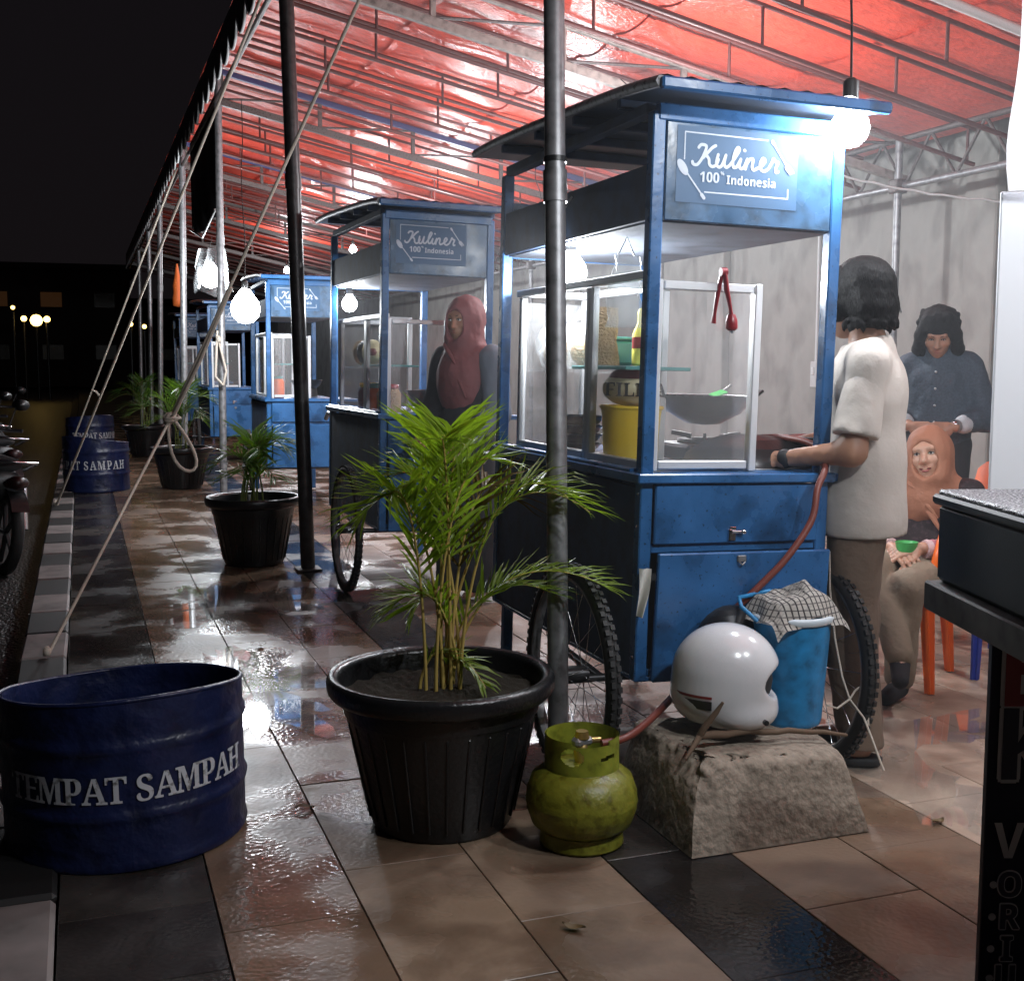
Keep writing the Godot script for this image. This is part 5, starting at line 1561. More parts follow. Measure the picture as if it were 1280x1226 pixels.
func behind_things() -> void:
	# a few fallen leaves and scraps on the wet slabs
	for i in 5:
		var p: Vector3 = [Vector3(0.585, 0.006, -3.48), Vector3(0.42, 0.006, -4.6), Vector3(1.05, 0.006, -2.5), Vector3(2.3, 0.006, -2.75), Vector3(0.75, 0.006, -5.6)][i]
		var nm: String = ["dark fallen leaf on the slabs between the blue drum and the big pot", "small fallen leaf on the wet slabs beyond the blue drum", "dry fallen leaf at the foot of the picture below the big pot", "dry fallen leaf on the slabs right of the concrete block", "fallen leaf on the wet slabs between the first two pots"][i]
		single("fallen_leaf", MB.new().surf(func(u: float, v: float):
			var w := sin(u * PI) * 0.014
			return Vector3((u - 0.5) * 0.06, 0.004 * sin(u * 5.0 + i) + 0.008 * absf(v - 0.5), (v - 0.5) * 2.0 * w), 8, 4, Vector3.UP), M.leaf_brown, nm, "leaf", T(p.x, p.y, p.z, i * 67.0))
	# plastic chairs in the seating area
	var ch := chair("orange plastic chair the laughing woman sits on", M.orange, T(3.2, 0, -4.2, -50))
	var c2 := copy(ch, "orange plastic chair standing empty behind the laughing woman", T(4.08, 0, -4.98, -120), "plastic chairs in the seating area")
	chair("blue plastic stool behind the stall table's grey board", M.blue_chair, T(3.74, 0, -4.22, 0), false)
	chair("red plastic chair half hidden behind the standing man's legs", M.red_chair, T(3.02, 0, -4.62, 20))

func chair(label: String, m: Material, at: Transform3D, back := true) -> Node3D:
	var t := thing("plastic_chair", label, "chair", at, "plastic chairs in the seating area")
	part(t, "seat", MB.new().surf(func(u: float, v: float):
		var x := lerpf(-0.22, 0.22, u)
		var z := lerpf(0.22, -0.2, v)
		return Vector3(x, 0.42 - 0.02 * cos(x / 0.22 * 1.5) * sin(v * PI) - 0.03 * smoothstep(0.8, 1.0, 1.0 - v), z), 14, 14, Vector3.UP), m)
	part(t, "seat_rim", MB.new().box(Vector3(0, 0.395, 0.01), Vector3(0.45, 0.03, 0.43), 0.012), m)
	if back: part(t, "backrest", MB.new().surf(func(u: float, v: float):
		var a := lerpf(-0.95, 0.95, u)
		var top := 0.84 - 0.06 * pow(absf(u - 0.5) * 2.0, 3.0)
		var y := lerpf(0.46, top, v)
		return Vector3(sin(a) * 0.26, y, -0.06 - cos(a) * 0.16 - 0.08 * v), 20, 10, Vector3.BACK), m)
	if back: part(t, "backrest_shell", MB.new().surf(func(u: float, v: float):
		var a := lerpf(-0.95, 0.95, u)
		var top := 0.842 - 0.06 * pow(absf(u - 0.5) * 2.0, 3.0)
		var y := lerpf(0.458, top, v)
		return Vector3(sin(a) * 0.266, y, -0.066 - cos(a) * 0.168 - 0.08 * v), 20, 10, Vector3.FORWARD), m)
	for s in [-1, 1]:
		if back: part(t, "armrest", MB.new().tube([Vector3(s * 0.215, 0.66, -0.2), Vector3(s * 0.25, 0.655, -0.02), Vector3(s * 0.25, 0.64, 0.16), Vector3(s * 0.235, 0.55, 0.2), Vector3(s * 0.22, 0.42, 0.2)], 0.02, 8, true, 0.6), m)
		for z in [0.19, -0.18]:
			var out := 0.025 * signf(z)
			var leg := MB.new()
			var pa := Vector3(s * 0.2, 0.4, z)
			var pb := Vector3(s * 0.23, 0.0, z + out)
			for k in [[Vector3(-s * 0.03, 0, 0), Vector3(0.062, 0, 0)], [Vector3(0, 0, -signf(z) * 0.025), Vector3(0, 0, 0.05)]]:
				var w: Vector3 = k[1] * 0.5
				var th := (Vector3(0, 0, 0.006) if w.x > 0 else Vector3(0.006, 0, 0))
				for e in [-1.0, 1.0]:
					leg.quad(pa + k[0] * 0.0 - w + th * e, pa - w * -1.0 + th * e, pb + w * 0.62 + th * e, pb - w * 0.62 + th * e, th * e)
					leg.quad(pa + w * e - th, pa + w * e + th, pb + w * 0.62 * e + th, pb + w * 0.62 * e - th, w * e)
			part(t, "leg", leg, m)
	return t

# ---------------------------------------------------------------- people
func head_prims() -> Array: # centre of the skull at eye height is the origin, +z the face
	var p := [ell(Vector3(0, 0.032, -0.016), Vector3(0.076, 0.09, 0.097)), ell(Vector3(0, -0.028, 0.026), Vector3(0.062, 0.086, 0.07)), ell(Vector3(0, -0.078, 0.038), Vector3(0.044, 0.036, 0.05)), ell(Vector3(0, -0.098, 0.066), Vector3(0.021, 0.017, 0.02)),
		cap(Vector3(-0.034, 0.024, 0.078), Vector3(0.034, 0.024, 0.078), 0.015, 0.015), cap(Vector3(0, 0.006, 0.09), Vector3(0, -0.032, 0.108), 0.009, 0.0135, 0.012), ell(Vector3(-0.012, -0.036, 0.099), Vector3(0.009, 0.008, 0.01), Basis.IDENTITY, 0.008), ell(Vector3(0.012, -0.036, 0.099), Vector3(0.009, 0.008, 0.01), Basis.IDENTITY, 0.008),
		ell(Vector3(-0.038, -0.028, 0.066), Vector3(0.025, 0.022, 0.022)), ell(Vector3(0.038, -0.028, 0.066), Vector3(0.025, 0.022, 0.022)), ell(Vector3(0, -0.062, 0.084), Vector3(0.026, 0.015, 0.015)),
		ell(Vector3(-0.031, 0.003, 0.1), Vector3(0.017, 0.011, 0.013), Basis.IDENTITY, 0.012, -1), ell(Vector3(0.031, 0.003, 0.1), Vector3(0.017, 0.011, 0.013), Basis.IDENTITY, 0.012, -1)]
	for s in [-1, 1]:
		p.append(ell(Vector3(s * 0.078, -0.006, -0.008), Vector3(0.009, 0.031, 0.019), Basis.from_euler(Vector3(0, s * 0.35, 0)), 0.008))
	return p

func hand_prims(wrist: Vector3, b: Basis, side: float, curl: float) -> Array: # fingers along b.z, back of the hand towards b.y, thumb at side * b.x
	var p := []
	var at := func(v: Vector3) -> Vector3: return wrist + b * v
	p.append(cap(at.call(Vector3(0, 0, -0.02)), at.call(Vector3(0, 0, 0.02)), 0.025, 0.024, 0.015))
	for k in 4:
		var x := (0.030 - k * 0.02) * side
		p.append(cap(at.call(Vector3(x * 0.6, 0, 0.015)), at.call(Vector3(x, 0.002, 0.085 - 0.004 * absf(k - 1.3))), 0.014, 0.0115, 0.012))
		var q := Vector3(x, 0.002, 0.085 - 0.004 * absf(k - 1.3))
		var a := 0.0
		var lens: Array = [[0.042, 0.025, 0.02], [0.046, 0.029, 0.021], [0.042, 0.027, 0.02], [0.033, 0.02, 0.018]][k]
		for s in 3:
			a += curl * [0.6, 1.0, 0.7][s]
			var n := q + Vector3((0.03 - k * 0.02) * side * 0.08, -sin(a) * lens[s], cos(a) * lens[s])
			p.append(cap(at.call(q), at.call(n), 0.0098 - 0.0008 * s, 0.009 - 0.0008 * s, 0.004))
			q = n
	var t0 := Vector3(0.024 * side, -0.006, 0.012)
	var t1 := t0 + Vector3(0.03 * side, -0.012, 0.03)
	var t2 := t1 + Vector3(0.008 * side, -0.012, 0.032)
	p.append(cap(at.call(t0), at.call(t1), 0.015, 0.011, 0.008))
	p.append(cap(at.call(t1), at.call(t2), 0.0105, 0.0095, 0.004))
	p.append(cap(at.call(t2), at.call(t2 + Vector3(-0.004 * side, -0.01, 0.02)), 0.0095, 0.008, 0.004))
	return p

func aim(z: Vector3, up: Vector3) -> Basis:
	z = z.normalized()
	var x := up.cross(z).normalized()
	return Basis(x, z.cross(x), z)

# J: joints in the person's own frame (facing +z, feet at y = 0); returns the thing with its body
func person(label: String, at: Transform3D, J: Dictionary, skin: Material) -> Node3D:
	var t := thing("person", label, "person", at)
	var p := []
	var s: float = J.get("s", 1.0)
	p.append(ell(J.pelvis, Vector3(0.155, 0.11, 0.105) * s)); p.append(ell(J.chest, Vector3(0.155, 0.17, 0.105) * s, aim(J.get("front", Vector3.BACK), Vector3.UP)))
	p.append(cap(J.pelvis, J.chest, 0.11 * s, 0.11 * s)); p.append(cap(J.chest + Vector3(0, 0.13, 0) * s, J.neck, 0.075 * s, 0.052 * s))
	var hx: Transform3D = J.head
	p.append(cap(J.neck, hx * Vector3(0, -0.06, -0.022), 0.054 * s, 0.053 * s))
	for i in 2:
		p.append(cap(J.neck - Vector3(0, 0.05, 0) * s, J.sh[i], 0.05 * s, 0.055 * s))
		p.append(cap(J.sh[i], J.el[i], 0.05 * s, 0.04 * s)); p.append(cap(J.el[i], J.wr[i], 0.041 * s, 0.027 * s))
		p.append(cap(J.hip[i], J.kn[i], 0.083 * s, 0.058 * s)); p.append(cap(J.kn[i], J.an[i], 0.057 * s, 0.036 * s))
		p.append(cap(J.kn[i].lerp(J.an[i], 0.25) + Vector3(0, 0, -0.015), J.kn[i].lerp(J.an[i], 0.5), 0.052 * s, 0.04 * s))
		p.append(cap(J.an[i] - Vector3(0, 0.025, 0) * s, J.toe[i], 0.034 * s, 0.024 * s))
	var mb := MB.new()
	nets(mb, p, 0.017, 0.04)
	nets(mb, moved(head_prims(), hx), 0.0055, 0.022)
	for i in 2:
		nets(mb, hand_prims(J.wr[i], J.hb[i], 1.0 if i == 1 else -1.0, J.curl[i]), 0.0045, 0.008)
	part(t, "body", mb, skin)
	return t

func face(t: Node3D, hx: Transform3D, smile := 0.0, open := 0.006) -> void:
	for s in [-1, 1]:
		var e := part(t, "eye", MB.new().ball(Vector3(s * 0.031, 0.002, 0.0835), Vector3(0.0125, 0.0075 if open > 0.003 else 0.003, 0.0095), 12), M.eye, hx)
		part(e, "iris", MB.new().ball(Vector3(s * 0.031, 0.002, 0.0905), Vector3(0.0055, 0.0055 if open > 0.003 else 0.002, 0.004), 10), M.iris)
		part(t, "eyebrow", MB.new().tube([Vector3(s * 0.014, 0.021, 0.0935), Vector3(s * 0.03, 0.026, 0.0915), Vector3(s * 0.048, 0.02, 0.081)], [0.003, 0.0032, 0.0015], 6), M.hair, hx)
		part(t, "upper_lid", MB.new().tube([Vector3(s * 0.018, 0.003, 0.0905), Vector3(s * 0.03, 0.009, 0.093), Vector3(s * 0.044, 0.003, 0.086)], 0.0022, 6), M.iris, hx)
	var y := -0.062
	part(t, "upper_lip", MB.new().tube([Vector3(-0.025, y + 0.004 + 0.008 * smile, 0.088), Vector3(-0.01, y + 0.005, 0.0985), Vector3(0, y + 0.004, 0.1), Vector3(0.01, y + 0.005, 0.0985), Vector3(0.025, y + 0.004 + 0.008 * smile, 0.088)], [0.0015, 0.0038, 0.0036, 0.0038, 0.0015], 7), M.lips, hx)
	var drop := 0.008 + 0.009 * smile
	part(t, "lower_lip", MB.new().tube([Vector3(-0.025, y + 0.003 + 0.008 * smile, 0.088), Vector3(-0.012, y + 0.004 - drop, 0.0965), Vector3(0, y + 0.003 - drop, 0.0985), Vector3(0.012, y + 0.004 - drop, 0.0965), Vector3(0.025, y + 0.003 + 0.008 * smile, 0.088)], [0.0015, 0.0042, 0.0048, 0.0042, 0.0015], 7), M.lips, hx)
	if smile > 0.0:
		part(t, "mouth", MB.new().ball(Vector3(0, y - 0.003, 0.0935), Vector3(0.027, 0.0095, 0.008), 14), M.maroon, hx)
		part(t, "teeth", MB.new().ball(Vector3(0, y + 0.0015, 0.0965), Vector3(0.019, 0.004, 0.0055), 12), M.eye, hx)

func cloth(t: Node3D, called: String, prims: Array, m: Material, cell := 0.015, k := 0.05, cuts: Array = [], ripple := 0.006, rf := 9.0) -> MeshInstance3D:
	var mb := MB.new()
	nets(mb, prims, cell, k, cuts, ripple, rf)
	return part(t, called, mb, m)

func sleeve(J: Dictionary, i: int, upto: float, r0: float, r1: float) -> Array:
	var d: Vector3 = (J.el[i] - J.sh[i]).normalized()
	return [cap(J.sh[i] + Vector3(0, 0.005, 0), J.sh[i].lerp(J.el[i], upto), r0, r1)]

func people() -> void:
	# the cook in the white T-shirt
	var J := {"pelvis": Vector3(0, 0.9, -0.01), "chest": Vector3(0, 1.2, -0.01), "neck": Vector3(0, 1.39, -0.01), "head": Transform3D(Basis.from_euler(Vector3(0.12, -0.55, 0)), Vector3(0, 1.535, 0.03)),
		"sh": [Vector3(-0.178, 1.318, -0.02), Vector3(0.178, 1.318, -0.02)], "el": [Vector3(-0.22, 1.07, 0.07), Vector3(0.23, 1.05, 0.02)], "wr": [Vector3(-0.1, 1.03, 0.29), Vector3(0.16, 1.015, 0.255)],
		"hip": [Vector3(-0.085, 0.87, 0), Vector3(0.09, 0.87, 0)], "kn": [Vector3(-0.1, 0.47, 0.02), Vector3(0.1, 0.47, 0.02)], "an": [Vector3(-0.11, 0.08, -0.02), Vector3(0.11, 0.08, -0.03)], "toe": [Vector3(-0.13, 0.028, 0.13), Vector3(0.14, 0.028, 0.12)],
		"hb": [aim(Vector3(0.5, 0.1, 0.85), Vector3(0, 1, 0.2)), aim(Vector3(-0.45, 0.15, 0.85), Vector3(0.5, 0.8, 0))], "curl": [0.5, 0.55]}
	var man := person("man in a loose white T-shirt and brown trousers cooking at the front cart", T(2.44, 0, -3.36, -128), J, M.skin)
	face(man, J.head)
	var shirt := [ell(Vector3(0, 1.22, -0.01), Vector3(0.19, 0.19, 0.135)), ell(Vector3(0, 1.0, -0.005), Vector3(0.19, 0.3, 0.14)), ell(Vector3(0, 0.8, 0.0), Vector3(0.2, 0.26, 0.152)), cap(Vector3(-0.13, 1.35, -0.015), Vector3(0.13, 1.35, -0.015), 0.058, 0.058), cap(Vector3(0, 1.38, -0.012), Vector3(0, 1.42, -0.008), 0.078, 0.07)]
	for i in 2:
		shirt += sleeve(J, i, 0.3, 0.066, 0.066)
		shirt.append(cap(Vector3(0, 1.36, -0.012), J.sh[i], 0.074, 0.064))
		var dir: Vector3 = (J.el[i] - J.sh[i]).normalized()
		cloth(man, "sleeve", sleeve(J, i, 1.1, 0.06, 0.082), M.tee, 0.01, 0.0, [{"n": dir, "d": dir.dot(J.sh[i].lerp(J.el[i], 0.82))}], 0.006, 8.0)
	var cuts := [{"n": Vector3.DOWN, "d": -0.765}, {"n": Vector3(0, 1, 0.25).normalized(), "d": 1.362}]
	cloth(man, "t_shirt", shirt, M.tee, 0.012, 0.028, cuts, 0.007, 5.5)
	var tr := [ell(Vector3(0, 0.88, 0), Vector3(0.158, 0.12, 0.115))]
	for i in 2:
		tr += [cap(J.hip[i], J.kn[i], 0.095, 0.085), cap(J.kn[i], J.an[i] - Vector3(0, 0.03, 0), 0.085, 0.075)]
	cloth(man, "trousers", tr, M.trouser, 0.013, 0.04, [{"n": Vector3.DOWN, "d": -0.065}], 0.008, 9.0)
	var hx: Transform3D = J.head
	var tufts := []
	for k in 26:
		var a := PI + (k - 12.5) * 0.155
		var pa := Vector3(sin(a) * 0.088, -0.085 + 0.012 * sin(k * 2.3), cos(a) * 0.085 - 0.035)
		tufts.append(cap(pa, pa + Vector3(sin(a) * 0.008 + 0.006 * sin(k * 3.7), -0.02 - 0.008 * sin(k * 5.1), cos(a) * 0.006), 0.014, 0.003, 0.006))
	cloth(man, "hair", moved([ell(Vector3(0, 0.04, -0.026), Vector3(0.098, 0.1, 0.112)), ell(Vector3(0, -0.03, -0.055), Vector3(0.098, 0.09, 0.082)), ell(Vector3(0.07, 0.005, 0.03), Vector3(0.034, 0.075, 0.055)), ell(Vector3(-0.07, 0.005, 0.03), Vector3(0.034, 0.075, 0.055)), ell(Vector3(0, 0.06, 0.06), Vector3(0.075, 0.035, 0.045)),
		ell(Vector3(0, -0.05, 0.11), Vector3(0.056, 0.09, 0.06), Basis.IDENTITY, 0.01, -1), ell(Vector3(0, -0.14, 0.02), Vector3(0.11, 0.06, 0.12), Basis.IDENTITY, 0.012, -1)] + tufts, hx), M.hair, 0.006, 0.02, [], 0.003, 45.0)
	for i in 2:
		var sd := [cap(J.an[i] - Vector3(0, 0.05, 0.03), J.toe[i] + Vector3(0, -0.008, 0.0), 0.042, 0.036)]
		cloth(man, "sandal", sd, M.black_matt, 0.011, 0.02, [{"n": Vector3.DOWN, "d": -0.002}, {"n": Vector3.UP, "d": 0.035}], 0.0)
	cloth(man, "wrist_band", [cap(J.el[1].lerp(J.wr[1], 0.9), J.el[1].lerp(J.wr[1], 0.905), 0.0315, 0.0315)], M.black_matt, 0.004, 0.0, [], 0.0)

	# the long-haired man by the wall
	J = {"pelvis": Vector3(0, 0.92, 0), "chest": Vector3(0, 1.2, 0), "neck": Vector3(0, 1.38, 0.02), "head": Transform3D(Basis.from_euler(Vector3(0.5, 0.05, 0)), Vector3(0, 1.49, 0.085)),
		"sh": [Vector3(-0.168, 1.3, 0), Vector3(0.168, 1.3, 0)], "el": [Vector3(-0.24, 1.04, 0.02), Vector3(0.26, 1.03, 0.03)], "wr": [Vector3(-0.1, 0.99, 0.25), Vector3(0.1, 0.99, 0.26)],
		"hip": [Vector3(-0.09, 0.88, 0), Vector3(0.09, 0.88, 0)], "kn": [Vector3(-0.1, 0.48, 0.02), Vector3(0.1, 0.48, 0.02)], "an": [Vector3(-0.1, 0.08, 0), Vector3(0.1, 0.08, 0)], "toe": [Vector3(-0.12, 0.028, 0.15), Vector3(0.12, 0.028, 0.15)],
		"hb": [aim(Vector3(0.9, -0.1, 0.35), Vector3(0, 0.5, 0.9)), aim(Vector3(-0.9, -0.1, 0.35), Vector3(0, 0.5, 0.9))], "curl": [0.6, 0.5]}
	var lh := person("long-haired man in a dark blue denim shirt looking down at his hands by the wall", T(4.42, 0, -5.42, -45), J, M.skin)
	face(lh, J.head, 0.0, 0.0)
	var ds := [ell(Vector3(0, 1.19, 0), Vector3(0.185, 0.2, 0.135)), ell(Vector3(0, 0.98, 0), Vector3(0.185, 0.28, 0.14)), cap(Vector3(-0.12, 1.335, 0), Vector3(0.12, 1.335, 0), 0.058, 0.058), cap(Vector3(0, 1.37, 0.01), Vector3(0, 1.42, 0.02), 0.075, 0.068)]
	for i in 2:
		ds += [cap(J.sh[i], J.el[i], 0.066, 0.06), cap(J.el[i], J.el[i].lerp(J.wr[i], 0.55), 0.066, 0.058)]
	cloth(lh, "denim_shirt", ds, M.denim, 0.013, 0.045, [{"n": Vector3.DOWN, "d": -0.8}, {"n": Vector3(0, 1, -0.3).normalized(), "d": 1.37}], 0.012, 9.0)
	for i in 2:
		cloth(lh, "folded_cuff", [cap(J.el[i].lerp(J.wr[i], 0.56), J.el[i].lerp(J.wr[i], 0.66), 0.052, 0.05)], M.denim_pale, 0.009, 0.0, [], 0.004)
	for k in 5:
		part(lh, "shirt_button", MB.new().ball(Vector3(0, 0.92 + 0.09 * k, 0.143 - 0.002 * absf(k - 2)), Vector3(0.007, 0.007, 0.004), 8), M.denim_pale)
	var tr2 := [ell(Vector3(0, 0.88, 0), Vector3(0.165, 0.12, 0.12))]
	for i in 2:
		tr2 += [cap(J.hip[i], J.kn[i], 0.098, 0.075), cap(J.kn[i], J.an[i], 0.075, 0.062)]
	cloth(lh, "trousers", tr2, M.cloth_black, 0.016, 0.04, [{"n": Vector3.DOWN, "d": -0.06}], 0.01)
	var wt := part(lh, "wrist_watch", MB.new().tube([J.wr[1].lerp(J.el[1], 0.09), J.wr[1].lerp(J.el[1], 0.16)], 0.035, 16), M.steel)
	part(wt, "watch_face", MB.new().ball(J.wr[1].lerp(J.el[1], 0.12) + Vector3(0, 0.015, 0.03), Vector3(0.019, 0.019, 0.01), 14), M.chrome)
	hx = J.head
	var hp := [ell(Vector3(0, 0.05, -0.018), Vector3(0.094, 0.095, 0.115)), ell(Vector3(0, -0.05, -0.08), Vector3(0.1, 0.11, 0.065))]
	for s in [-1, 1]:
		hp += [cap(Vector3(s * 0.05, 0.1, 0.03), Vector3(s * 0.088, 0.0, 0.035), 0.03, 0.034), cap(Vector3(s * 0.088, 0.0, 0.03), Vector3(s * 0.1, -0.09, 0.02), 0.034, 0.032), cap(Vector3(s * 0.1, -0.09, 0.01), Vector3(s * 0.085, -0.165, -0.02), 0.034, 0.022), cap(Vector3(s * 0.07, -0.06, -0.06), Vector3(s * 0.1, -0.16, -0.05), 0.045, 0.03)]
	for k in 22:
		var a := PI + (k - 10.5) * 0.21
		var q := Vector3(sin(a) * 0.035, 0.122, cos(a) * 0.035 - 0.02)
		for sg in 5:
			var f := (sg + 1) / 5.0
			var w := Vector3(sin(a) * (0.098 * minf(1.0, 0.72 + 0.5 * f) + 0.016 * sin(f * 9.0 + k * 1.9)), 0.122 - (f * f * 0.55 + f * 0.45) * (0.27 + 0.04 * sin(k * 2.2)), cos(a) * (0.1 * minf(1.0, 0.72 + 0.5 * f) + 0.016 * cos(f * 10.0 + k)) - 0.03)
			hp.append(cap(q, w, 0.013, 0.012 if sg < 4 else 0.004, 0.007))
			q = w
	cloth(lh, "hair", moved(hp, hx), M.hair, 0.0065, 0.018, [], 0.004, 32.0)

	# the laughing woman on the orange chair
	var S := 0.86
	J = {"s": S, "pelvis": Vector3(0, 0.5, -0.05), "chest": Vector3(0, 0.68, -0.1), "neck": Vector3(0, 0.825, -0.1), "head": Transform3D(Basis.from_euler(Vector3(-0.08, 0.1, 0.16)).scaled(Vector3.ONE * 0.93), Vector3(0.0, 0.945, -0.06)),
		"front": Vector3(0, 0.35, 1), "sh": [Vector3(-0.155, 0.785, -0.1), Vector3(0.155, 0.785, -0.1)], "el": [Vector3(-0.2, 0.58, 0.02), Vector3(0.2, 0.57, 0.02)], "wr": [Vector3(-0.04, 0.57, 0.2), Vector3(0.06, 0.58, 0.2)],
		"hip": [Vector3(-0.085, 0.48, -0.02), Vector3(0.085, 0.48, -0.02)], "kn": [Vector3(-0.06, 0.5, 0.4), Vector3(0.09, 0.45, 0.39)], "an": [Vector3(0.12, 0.22, 0.52), Vector3(0.06, 0.08, 0.36)], "toe": [Vector3(0.16, 0.14, 0.62), Vector3(0.06, 0.03, 0.5)],
		"hb": [aim(Vector3(0.75, -0.15, 0.6), Vector3(0, 0.9, 0.4)), aim(Vector3(-0.75, -0.2, 0.6), Vector3(0, 0.9, 0.4))], "curl": [0.55, 0.6]}
	var wo := person("laughing woman in a tan headscarf and pink striped sleeves sitting on a chair", T(3.3, 0, -4.12, -58), J, M.skin_fair)
	face(wo, J.head, 1.0)
	hx = J.head
	headscarf(wo, J, M.hijab_tan, S, 0.5)
	var bl := [ell(J.chest, Vector3(0.165, 0.17, 0.12)), ell(J.pelvis + Vector3(0, 0.04, 0.01), Vector3(0.165, 0.14, 0.13)), cap(J.sh[0], J.sh[1], 0.056, 0.056)]
	for i in 2:
		bl += [cap(J.sh[i], J.sh[i].lerp(J.el[i], 0.6), 0.06, 0.058)]
	cloth(wo, "blouse", bl, M.blouse, 0.014, 0.04, [], 0.008)
	for i in 2: # striped sleeves: bands round the forearm
		for b in 12:
			var f0 := b / 12.0
			var pa: Vector3 = J.sh[i].lerp(J.el[i], 0.55)
			var pt := func(f: float) -> Vector3: return pa.lerp(J.el[i], f / 0.35) if f < 0.35 else J.el[i].lerp(J.wr[i], (f - 0.35) / 0.65 * 0.86)
			part(wo, "sleeve_stripe", MB.new().tube([pt.call(f0), pt.call(f0 + 0.045), pt.call(f0 + 0.09)], [0.05 - 0.014 * f0, 0.053 - 0.014 * f0, 0.05 - 0.014 * f0], 14), M.pink if b % 2 == 0 else M.pink_white)
	var kt := [ell(J.pelvis, Vector3(0.165, 0.115, 0.13))]
	for i in 2:
		kt += [cap(J.hip[i], J.kn[i], 0.088, 0.07), cap(J.kn[i], J.an[i], 0.068, 0.055)]
	cloth(wo, "khaki_trousers", kt, M.khaki, 0.014, 0.03, [], 0.01)
	for i in 2:
		cloth(wo, "shoe", [cap(J.an[i] - Vector3(0, 0.04, 0), J.toe[i], 0.04, 0.032)], M.cloth_black, 0.012, 0.01, [], 0.0)
	single("snack_cup", MB.new().lathe([Vector2(0, 0), Vector2(0.03, 0), Vector2(0.042, 0.05), Vector2(0.046, 0.05), Vector2(0.034, 0.002)], 16), M.green, "small green cup held in the laughing woman's lap", "cup", T(3.12, 0.56, -3.98))

	# the standing woman at the second cart
	J = {"pelvis": Vector3(0, 0.9, 0), "chest": Vector3(0, 1.19, 0), "neck": Vector3(0, 1.38, 0), "head": Transform3D(Basis.from_euler(Vector3(0.06, 0.1, 0)), Vector3(0, 1.545, 0.03)),
		"sh": [Vector3(-0.18, 1.32, 0), Vector3(0.18, 1.32, 0)], "el": [Vector3(-0.23, 1.04, 0.03), Vector3(0.24, 1.04, 0.02)], "wr": [Vector3(-0.12, 0.92, 0.22), Vector3(0.16, 0.9, 0.2)],
		"hip": [Vector3(-0.085, 0.86, 0), Vector3(0.085, 0.86, 0)], "kn": [Vector3(-0.09, 0.46, 0.02), Vector3(0.09, 0.46, 0.02)], "an": [Vector3(-0.09, 0.08, 0), Vector3(0.09, 0.08, 0)], "toe": [Vector3(-0.11, 0.028, 0.14), Vector3(0.11, 0.028, 0.14)],
		"hb": [aim(Vector3(0.3, -0.4, 0.8), Vector3(0, 0.8, 0.5)), aim(Vector3(-0.3, -0.4, 0.8), Vector3(0, 0.8, 0.5))], "curl": [0.5, 0.5]}
	var hw := person("woman in a rose headscarf and dark vest standing before the second cart", T(2.03, 0.02, -6.4, -60), J, M.skin)
	face(hw, J.head)
	headscarf(hw, J, M.hijab_rose, 1.0)
	var ve := [ell(Vector3(0, 1.18, 0), Vector3(0.2, 0.21, 0.135)), ell(Vector3(0, 0.92, 0), Vector3(0.19, 0.3, 0.145)), cap(Vector3(-0.14, 1.33, 0), Vector3(0.14, 1.33, 0), 0.07, 0.07), cap(J.sh[0], J.el[0], 0.075, 0.066), cap(J.el[0], J.wr[0], 0.064, 0.05)]
	cloth(hw, "dark_vest", ve, M.cloth_black, 0.016, 0.045, [{"n": Vector3.DOWN, "d": -0.72}], 0.01)
	cloth(hw, "grey_sleeve", [cap(J.sh[1], J.el[1], 0.085, 0.075), cap(J.el[1], J.wr[1], 0.07, 0.055)], M.sleeve_grey, 0.014, 0.02, [], 0.01)
	var sk := []
	for i in 2:
		sk += [cap(J.hip[i], J.kn[i], 0.12, 0.12), cap(J.kn[i], J.an[i], 0.12, 0.12)]
	cloth(hw, "long_skirt", sk, M.cloth_black, 0.02, 0.08, [{"n": Vector3.DOWN, "d": -0.04}], 0.014)

func headscarf(t: Node3D, J: Dictionary, m: Material, s: float, drape := 1.0) -> void:
	var hx: Transform3D = J.head
	var p := moved([ell(Vector3(0, 0.022, -0.026), Vector3(0.102, 0.115, 0.12)), ell(Vector3(0, -0.045, 0.008), Vector3(0.094, 0.115, 0.108)), cap(Vector3(-0.04, -0.11, 0.055), Vector3(0.04, -0.11, 0.055), 0.035, 0.035)], hx)
	p.append(cap(hx * Vector3(0, -0.1, 0.0), J.neck + Vector3(0, -0.04, 0.02), 0.085 * s, 0.1 * s))
	p.append(cap(J.neck, J.chest + Vector3(0, 0.06, 0.045) * s, 0.1 * s, 0.125 * s))
	p.append(cap(J.sh[0].lerp(J.sh[1], 0.16), J.sh[0].lerp(J.sh[1], 0.84), 0.078 * s, 0.078 * s))
	p.append(ell(J.chest + Vector3(0, 0.2 - 0.2 * drape, 0.05) * s, Vector3(0.16 * (0.6 + 0.4 * drape), 0.2 * drape, 0.115) * s))
	var carve := moved([ell(Vector3(0, -0.022, 0.12), Vector3(0.06, 0.09, 0.078), Basis.IDENTITY, 0.008, -1)], hx)
	cloth(t, "headscarf", p + carve, m, 0.0085, 0.05, [], 0.006, 14.0)
	# folds across the chest
	for k in 3:
		var a: Vector3 = hx * Vector3(-0.085 + 0.02 * k, -0.06 - 0.02 * k, 0.03)
		var b: Vector3 = J.chest + Vector3(0.06 + 0.03 * k, 0.09 - 0.08 * k, 0.15) * s
		part(t, "scarf_fold", MB.new().tube([a, a.lerp(b, 0.35) + Vector3(-0.02, -0.01, 0.035), a.lerp(b, 0.7) + Vector3(0, 0, 0.03), b], [0.008, 0.013, 0.012, 0.004], 8, true, 0.7), m)

